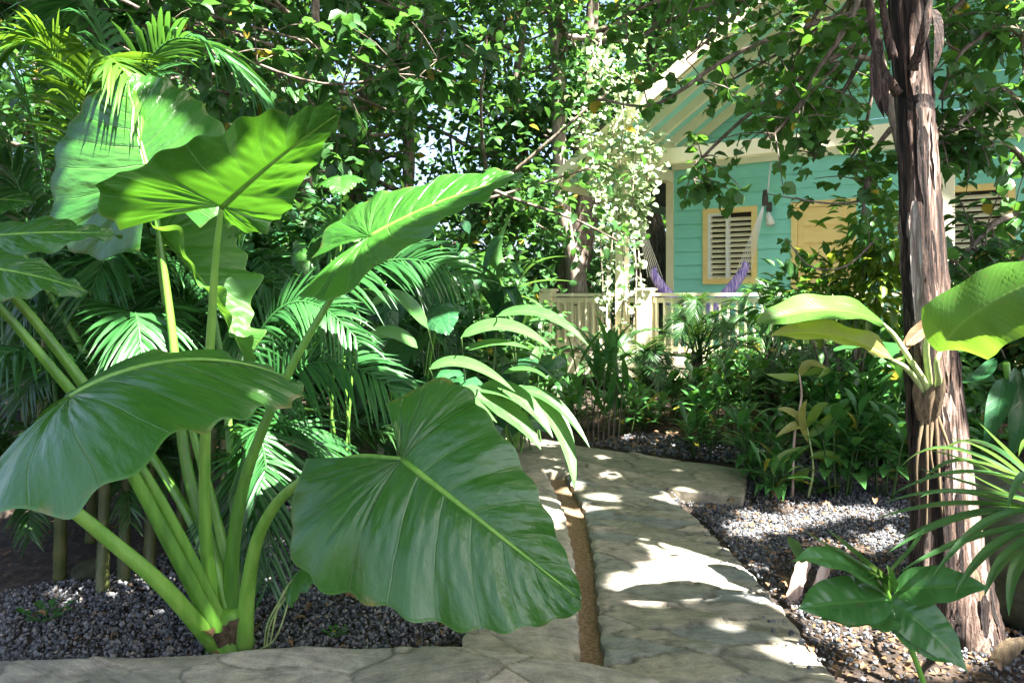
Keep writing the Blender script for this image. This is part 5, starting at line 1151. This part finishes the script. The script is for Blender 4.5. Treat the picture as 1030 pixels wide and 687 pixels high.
# the two trunks left of the house
t1 = [P(584, 300, 15) * A(1, 1, 0), P(582, 300, 15), P(576, 255, 15), P(566, 210, 15), P(563, 150, 15), P(561, 60, 15), P(556, 0, 15), P(552, -80, 15), P(560, -160, 15)]
tree(t1[0], 'slender tall trunk standing left of the house eave', t1, [.22, .2, .17, .15, .14, .14, .13, .1, .08], 51, nleaf=5000, leaf=.17, lmb=2.6, limbs=8, start=.62, bark='bark_pale')
t2 = [P(575, 300, 15.4) * A(1, 1, 0), P(574, 290, 15.4), P(582, 255, 15.4), P(590, 215, 15.4), P(588, 180, 15.4), P(584, 130, 15.4), P(592, 60, 15.4), P(600, -40, 15.4)]
tree(t2[0], 'thick twisting trunk beside the slender one, partly behind the eave', t2, [.34, .32, .28, .25, .2, .17, .15, .1], 52, nleaf=4000, leaf=.17, lmb=2.6, limbs=7, start=.6)
t3 = [P(657, 300, 17.5) * A(1, 1, 0), P(657, 280, 17.5), P(655, 240, 17.5), P(650, 200, 17.5), P(660, 100, 17.5), P(665, -60, 17.5)]
tree(t3[0], 'mottled trunk seen through the porch opening behind the hammock', t3, [.5, .44, .36, .32, .26, .16], 53, nleaf=4500, leaf=.18, lmb=3, limbs=7, start=.6)
# background trees on the left and centre
BG = [(-6.8, 11, 8, 'dark tree at the far left behind the yellow-lit palm', .16, 'tree', 5200, .17), (-4.6, 12.5, 9, 'dense tree behind the tall grey-green leaf', .18, 'tree', 5200, .17), (-2.9, 10.5, 7.5, 'tree with drooping leaves behind the bright underlit leaf', .13, 'tree', 5200, .15),
      (-2.3, 15.5, 9.5, 'shaded tree rising above the folded leaf', .17, 'tree', 5200, .18), (-.2, 17, 10, 'fine-leaved tree at the centre before the sky gaps', .16, 'tree', 5500, .19), (-3.4, 17, 11, 'tall tree in the deep background, left of centre', .2, 'sunny', 5200, .2),
      (-9.5, 16, 11, 'big tree beyond the left edge palms', .24, 'tree', 5500, .22), (2.2, 21, 11, 'tree behind the house eave', .22, 'sunny', 5500, .23), (-6.5, 20, 12, 'pale-leaved tree glimpsed through the left foliage', .22, 'sunny', 5200, .24)]
bgt = []
for i, (x, y, h, lab, r, mt, nl, lf) in enumerate(BG):
    bgt.append(tree(A(x, y, 0), lab, vert(x, y, h, (rg.uniform(-.8, .8), rg.uniform(-.6, .6)), .16, 60 + i), [r, r * .85, r * .75, r * .6, r * .4, r * .2], 80 + i, nleaf=nl, leaf=lf, mat=mt, lmb=2.5, limbs=13, start=.18, up=.1))
# understorey bushes that close the view under the crowns
def bush(c, rx, rz, n, leaf, mat, label, seed, kind='leaf', name='bush', group=None):
    rng = np.random.default_rng(seed); base = A(c[0], c[1], 0); root = empty(name, base, label, 'bush', group)
    mb = MB()
    for k in range(7):
        a = rng.uniform(0, 6.28); tube(mb, spline([base, base + A(math.cos(a) * rx * .3, math.sin(a) * rx * .3, rz * .8), base + A(math.cos(a) * rx * .7, math.sin(a) * rx * .6, rz * 1.5)], 9), np.linspace(.03, .008, 9), 6)
    put(mb, 'stems', M['bark'], root)
    cl = rdir(rng, 40, 1) * A(rx, rx * .8, rz) * rng.uniform(.45, 1.0, (40, 1)) + A(0, 0, rz)
    pos = base + cl[rng.integers(0, 40, n)] + rng.normal(0, .22 * rx, (n, 3)); pos[:, 2] = np.abs(pos[:, 2])
    mb = MB(); leaves(mb, pos, unit(rdir(rng, n, .5) + A(0, -.2, -.3)), unit(A(0, -.2, 1) + rng.normal(0, .5, (n, 3))), leaf * rng.uniform(.7, 1.3, n), rng, kind); put(mb, 'foliage', M[mat], root)
    return root
for i, (c, rx, rz, n, lf, mt, lab) in enumerate([((-5.6, 9.4), 1.5, 1.5, 3600, .17, 'tree', 'shaded bush behind the palms at the left edge'), ((-3.4, 9.0), 1.3, 1.3, 3400, .16, 'tree', 'shaded bush behind the grey-green leaf stems'), ((-1.9, 9.2), 1.2, 1.4, 3400, .15, 'philo', 'bush with bluish leaves behind the folded leaf'),
                                                 ((-.5, 10.2), 1.2, 1.1, 3400, .15, 'tree', 'bush behind the pale-topped ginger'), ((-.5, 13.6), 1.0, .9, 3000, .15, 'tree', 'dark bush at the foot of the twin trunks'), ((-2.4, 13.5), 1.8, 1.6, 3600, .18, 'tree', 'large dark bush deep in the garden left of centre'),
                                                 ((1.9, 20), 2.2, 1.7, 3600, .2, 'tree', 'dark bush seen under the eave behind the porch'), ((-7.6, 12.5), 2, 1.8, 3600, .2, 'tree', 'big dark bush far left behind everything'), ((-.9, 17.5), 2, 1.5, 2300, .2, 'tree', 'dark bush behind the twin trunks')]):
    bush(c, rx, rz, n, lf, mt, lab, 200 + i)
# big-leaved branches hanging into the top left from a tree left of the view
def hand_branches(root, paths, mat, kind, leaf, per, rng, r0=.02, bark='bark', spread=.14, rad=.3, tw=(.25, .5), cluster=False, down=.35, gaps=False):
    P_, D_ = [], []
    for pts in paths:
        c = spline(pts, 24); mb = MB(); tube(mb, c, np.linspace(r0, r0 * .35, 24), 7)
        for k in range(int(per)):
            i = rng.integers(4, 24); d = unit(c[min(i + 1, 23)] - c[max(i - 1, 0)] + rng.normal(0, .8, 3)); L = rng.uniform(*tw); q = c[i] + d * L + A(0, 0, -.1 * L)
            tube(mb, spline([c[i], c[i] + d * L * .5 + A(0, 0, .04 * L), q], 5), np.linspace(r0 * .28, r0 * .12, 5), 5)
            m = 9 if cluster else 7
            for j in range(m):
                t_ = rng.uniform(.85, 1) if cluster else rng.uniform(.3, 1.05); P_.append(lerp(c[i], q, t_) + rng.normal(0, .02, 3)); a = j * 2 * math.pi / m + rng.uniform(-.3, .3)
                s_ = unit(np.cross(d, A(.1, .2, 1))); u_ = np.cross(s_, d); D_.append(d * .5 + s_ * math.cos(a) + u_ * math.sin(a) * .5 + A(0, 0, -down))
        put(mb, 'branch', M[bark], root)
    P_, D_ = np.array(P_), np.array(D_)
    if gaps: kx = ~sun_open(P_, leaf * .4); P_, D_ = P_[kx], D_[kx]
    n = len(P_); mb = MB(); leaves(mb, P_, D_, unit(A(0, 0, 1) + rng.normal(0, .4, (n, 3))), leaf * rng.uniform(.7, 1.2, n), rng, kind)
    put(mb, 'crown', M[mat], root)
rng = np.random.default_rng(301)
lt = empty('tree', A(-6.2, 5.2, 0), 'large-leaved tree whose branches hang into the top left corner', 'tree')
mb = MB(); tube(mb, spline([A(-6.2, 5.2, 0), A(-6.0, 5.3, 2), A(-5.6, 5.3, 4.2), A(-5.0, 5.0, 6.5)], 30), np.linspace(.24, .14, 30), 14); put(mb, 'trunk', M['bark'], lt)
lt['label'] = 'large-leaved tree whose branches hang into the top left corner'
paths = [[A(-5.6, 5.3, 4.2), P(60, -60, 6), P(180, 5, 6.2), P(300, 40, 6.2), P(400, 75, 6.1)], [A(-5.6, 5.3, 4.0), P(60, -20, 5.9), P(200, 40, 6), P(330, 85, 6.0), P(440, 60, 6.0)], [A(-5.6, 5.3, 3.8), P(60, 10, 6.6), P(160, 20, 6.8), P(260, 60, 6.8), P(320, 110, 6.7)],
         [A(-5.4, 5.3, 4.4), P(200, -80, 6.5), P(330, -20, 6.6), P(420, 20, 6.5), P(470, 60, 6.4)], [A(-5.6, 5.3, 3.6), P(0, 10, 6.2), P(90, 30, 6.3), P(160, 70, 6.3)], [A(-5.6, 5.3, 3.9), P(-40, 0, 7.2), P(60, 20, 7.4), P(150, 50, 7.4), P(250, 130, 7.2)]]
hand_branches(lt, paths, 'tree', 'leaf', .17, 32, rng, .020, cluster=True, tw=(.25, .7), down=.45)
# round-leaved branches before the house, from a slim tree behind the shaggy trunk
rt = empty('tree', A(2.98, 5.6, 0), 'slim round-leaved tree reaching across the front of the house', 'tree')
trunk_p = [A(2.98, 5.6, 0), P(922, 330, 5.6), P(912, 180, 5.6), P(885, 60, 5.6), P(860, -80, 5.6), P(850, -250, 5.6)]
mb = MB(); tube(mb, spline(trunk_p, 40), np.linspace(.05, .03, 40), 9); put(mb, 'trunk', M['bark_pale'], rt)
rng = np.random.default_rng(302)
paths = [[P(870, 40, 5.6), P(820, 70, 5.4), P(760, 110, 5.2), P(715, 150, 5.2), P(690, 178, 5.2)], [P(872, 10, 5.6), P(800, 30, 5.3), P(730, 60, 5.1), P(660, 105, 5.0), P(600, 100, 5.0)], [P(870, -20, 5.6), P(800, -10, 5.5), P(700, 10, 5.4), P(640, 40, 5.3)],
         [P(870, 30, 5.6), P(840, 20, 5.9), P(790, 50, 6.2), P(720, 90, 6.3)], [P(865, -60, 5.6), P(820, -30, 5.8), P(760, 0, 5.9), P(690, 60, 6)], [P(876, 60, 5.6), P(850, 60, 5.2), P(810, 100, 5.0), P(775, 140, 5)],
         [P(872, 20, 5.6), P(840, 80, 6), P(800, 120, 6.2), P(770, 130, 6.2)], [P(865, -40, 5.5), P(780, -30, 5.1), P(690, -10, 4.9), P(620, 20, 4.9)], [P(896, 130, 5.6), P(882, 150, 5.5), P(870, 190, 5.4), P(868, 215, 5.3)]]
paths += [[P(868, -10, 5.6), P(850, 30, 5.0), P(820, 75, 4.9), P(800, 120, 4.9)], [P(868, -30, 5.6), P(830, 0, 5.9), P(800, 60, 6.1), P(790, 110, 6.2)], [P(872, 50, 5.6), P(850, 90, 5.9), P(830, 130, 6.1), P(820, 160, 6.1)], [P(866, -50, 5.6), P(800, -40, 6.4), P(740, 0, 6.6), P(700, 50, 6.6)], [P(870, 20, 5.6), P(880, 60, 6), P(870, 130, 6.1), P(850, 170, 6.1)]]
paths += [[P(866, -60, 5.6), P(830, -20, 7.0), P(790, 10, 7.6), P(730, 40, 7.8)], [P(868, -20, 5.6), P(840, 20, 7.0), P(800, 60, 7.6), P(760, 90, 7.8)], [P(864, -70, 5.6), P(780, -30, 7.2), P(720, 0, 7.6), P(660, 40, 7.8)], [P(868, 0, 5.6), P(870, 40, 7.0), P(840, 80, 7.5), P(810, 120, 7.8)], [P(864, -60, 5.6), P(920, -20, 6.4), P(960, 20, 6.6), P(985, 80, 6.6)], [P(866, -40, 5.6), P(840, 50, 6.8), P(800, 100, 7.2), P(770, 140, 7.4)]]
hand_branches(rt, paths, 'sunny', 'round', .095, 15, rng, .022, tw=(.15, .42), gaps=False)
paths = [[P(882, 240, 5.6), P(850, 268, 5.3), P(815, 268, 5.3), P(790, 240, 5.3)], [P(882, 200, 5.6), P(840, 205, 5.3), P(800, 200, 5.3), P(770, 195, 5.4)]]
hand_branches(rt, paths, 'sunny', 'round', .07, 2, rng, .010, tw=(.05, .12))
# leafy branches at the upper right, before the second window
rt2 = empty('tree', A(4.3, 5.9, 0), 'leafy tree at the upper right whose branches cross the second window', 'tree')
mb = MB(); tube(mb, spline([A(4.3, 5.9, 0), A(4.25, 5.9, 2), A(4.0, 5.8, 4), A(3.6, 5.5, 6)], 30), np.linspace(.14, .08, 30), 12); put(mb, 'trunk', M['bark'], rt2)
rng = np.random.default_rng(303)
e0 = [A(4.25, 5.9, 2.6), A(4.15, 5.9, 3.2), A(4.0, 5.8, 3.9), A(4.2, 5.9, 2.2)]
paths = [[e0[0], P(1010, 90, 5.6), P(970, 120, 5.4), P(940, 150, 5.4)], [e0[1], P(1020, 30, 5.5), P(970, 50, 5.3), P(945, 100, 5.3)], [e0[2], P(1000, -20, 5.6), P(960, 10, 5.5), P(940, 60, 5.4)], [e0[3], P(1020, 150, 5.6), P(985, 150, 5.5), P(955, 160, 5.5)], [e0[1], P(1010, 10, 6.2), P(980, 30, 6.3), P(930, 20, 6.3)], [e0[2], P(960, -40, 6), P(900, -20, 6.2), P(850, 20, 6.2)], [e0[3], P(1010, 220, 5.6), P(985, 240, 5.5), P(960, 270, 5.5)], [e0[3], P(1030, 260, 5.4), P(1000, 290, 5.3), P(970, 310, 5.3)]]
hand_branches(rt2, paths, 'tree', 'leaf', .13, 19, rng, .028, tw=(.15, .45), down=.3)
hand_branches(rt2, paths[:4], 'sunny', 'leaf', .13, 4, rng, .02, tw=(.1, .4), down=.3)
# yellow-green bush in front of the door
rng = np.random.default_rng(304)
yb = empty('schefflera', P(850, 300, 7.2) * A(1, 1, 0), 'yellow-green bush with whorled leaves in front of the yellow door', 'bush')
for px, py in [(800, 296), (832, 290), (880, 245), (876, 262), (885, 280), (840, 300), (870, 300), (810, 310), (880, 215), (890, 235), (900, 260), (845, 280), (880, 310), (790, 304)]:
    p = P(px, py, 7.2 + rng.uniform(-.4, .4)); mb = MB(); tube(mb, spline([P(850, 300, 7.2) * A(1, 1, 0), lerp(P(850, 300, 7.2) * A(1, 1, .5), p, .6), p], 10), np.linspace(.018, .006, 10), 6); put(mb, 'stem', M['bark'], yb)
    n = 80; pos = p + rng.normal(0, .13, (n, 3)); mb = MB(); leaves(mb, pos, unit((pos - p) * 5 + rdir(rng, n, .5) * .4 + A(0, 0, -.3)), unit(A(0, 0, 1) + rng.normal(0, .3, (n, 3))), rng.uniform(.12, .2, n), rng, 'slim'); put(mb, 'foliage', M['yellow' if rng.random() < .45 else 'sunny'], yb)
bush((4.9, 8.2), .9, .8, 2600, .15, 'tree', 'dark bush under the second window', 330)
bush((3.6, 7.0), .7, .5, 1800, .15, 'broad', 'dark bush right behind the shaggy trunk', 331)
bush((5.6, 7.0), 1.0, 1.3, 2600, .16, 'tree', 'dark bush at the right edge in front of the house', 332)
bush((3.3, 11), .8, .35, 1500, .12, 'broad', 'low dark bush against the porch skirt', 333)
bush((4.4, 10.0), .8, .5, 1800, .13, 'tree', 'dark low bush in front of the porch below the door', 334)

# vine over the porch corner, its leaves coloured pale for full sun
rng = np.random.default_rng(305)
vn = empty('climbing_vine', P(612, 300, 11.6) * A(1, 1, 0), 'pale vine, full sun painted into its leaf colour, hanging in a curtain round the corner porch post', 'vine')
vp = [[(612, 345), (606, 300), (610, 240), (616, 180), (620, 110), (600, 60)], [(596, 340), (600, 290), (598, 240), (604, 180), (610, 130), (590, 50)], [(630, 340), (634, 280), (630, 220), (632, 160), (636, 110), (625, 40)], [(604, 330), (604, 250), (590, 160), (580, 110)], [(640, 300), (636, 230), (646, 180), (650, 140)], [(622, 390), (618, 340), (622, 280), (615, 200)]]
P_ = []; 
for pts in vp:
    c = spline([P(q[0] + 6, q[1], 11.55 + rng.uniform(-.25, .15)) for q in pts], 40); mb = MB(); tube(mb, c, .012, 5); put(mb, 'stem', M['bark_pale'], vn)
    P_.append(c)
cc = np.concatenate(P_); w = np.interp(cc[:, 2], [.3, 1.4, 2.4, 3.4, 4.6], [.03, .05, .08, .20, .26])
dn = np.interp(cc[:, 2], [.3, 1.4, 2.2, 3.0, 4.6], [.08, .14, .3, 1, 1]); i = rng.choice(len(cc), 1700, p=dn / dn.sum())
pos = cc[i] + rng.normal(0, 1, (1700, 3)) * (w[i] * .55)[:, None]
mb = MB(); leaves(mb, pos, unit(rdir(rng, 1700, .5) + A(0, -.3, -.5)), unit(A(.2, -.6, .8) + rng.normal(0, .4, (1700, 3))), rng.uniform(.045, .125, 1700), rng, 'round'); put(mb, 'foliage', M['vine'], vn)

# ------------------------------------------------------------------ unseen crowns overhead, holes cut in them to shape the dappled shade
def canopy(root, n, xr, yr, zr, leaf, seed, mat='tree'):
    rng = np.random.default_rng(seed)
    pos = rng.uniform((xr[0], yr[0], zr[0]), (xr[1], yr[1], zr[1]), (n, 3)); pos[:, 2] += .5 * np.sin(pos[:, 0] * 1.3) * np.cos(pos[:, 1] * 1.1)
    dr = rdir(rng, n, .4); ok = ~sun_open(pos + dr * leaf * .5, leaf * .42); pos, dr = pos[ok], dr[ok]; n = len(pos)
    mb = MB(); leaves(mb, pos, dr, unit(A(.2, -.2, 1) + rng.normal(0, .35, (n, 3))), leaf * rng.uniform(.8, 1.2, n), rng, 'round'); put(mb, 'crown', M[mat], root)
    mb = MB()
    return pos
canopy(shag, 12500, (2.2, 8.6), (-4.2, 6.2), (6.2, 8.2), .26, 401)
canopy(lt, 15000, (-4.6, 2.2), (-4.2, 6.2), (6.2, 8.2), .26, 402)
for t_, x0, x1, sd in ((bgt[0], -9, -3.5, 403), (bgt[4], -3.5, 2, 404), (bgt[7], 2, 9, 405)):
    rq = np.random.default_rng(sd); nq_ = int((x1 - x0) * (520 if x0 < 1 else 170)); pos = rq.uniform((x0, 6.6, 9.4), (x1, 21, 12), (nq_, 3)); pos = pos[~sun_open(pos, .4)]
    mb = MB(); leaves(mb, pos, rdir(rq, len(pos), .4), unit(A(.2, -.2, 1) + rq.normal(0, .35, (len(pos), 3))), .38 * rq.uniform(.8, 1.2, len(pos)), rq, 'round'); put(mb, 'shade_canopy', M['tree'], t_)  # unseen leaf layer added to put the background trees in shade
mb = MB()
for k in range(5):
    a = -math.pi * .95 + k * 1.15; p0 = cur[-1 - (k % 4) * 3]; tube(mb, spline([p0, p0 + A(math.cos(a) * 1.2, math.sin(a) * 1.2, 1.3), p0 + A(math.cos(a) * 3, math.sin(a) * 3, 2.0)], 12), np.linspace(.06, .012, 12), 7)
put(mb, 'limbs', M['bark'], shag)
mb = MB()
for k in range(4):
    a = -1.6 + k * 1.0; p0 = A(-5.0, 5.0, 6.3); tube(mb, spline([p0, p0 + A(math.cos(a) * 2, math.sin(a) * 2, .8), p0 + A(math.cos(a) * 5, math.sin(a) * 5, 1.0)], 12), np.linspace(.07, .012, 12), 7)
put(mb, 'limbs', M['bark'], lt)

# the wood beyond: one mass
rng = np.random.default_rng(500)
n = 23000; cl = np.stack([rng.uniform(-38, 36, 420), rng.uniform(24, 40, 420), rng.uniform(0, 17, 420)], 1)
pos = cl[rng.integers(0, 420, n)] + rng.normal(0, 1.3, (n, 3)); pos[:, 2] = np.abs(pos[:, 2])
mb = MB(); leaves(mb, pos, rdir(rng, n, .6), unit(A(0, -.3, 1) + rng.normal(0, .5, (n, 3))), rng.uniform(.3, .6, n), rng, 'far')
tag(put(mb, 'woodland', M['far'], smooth=False), kind='stuff')
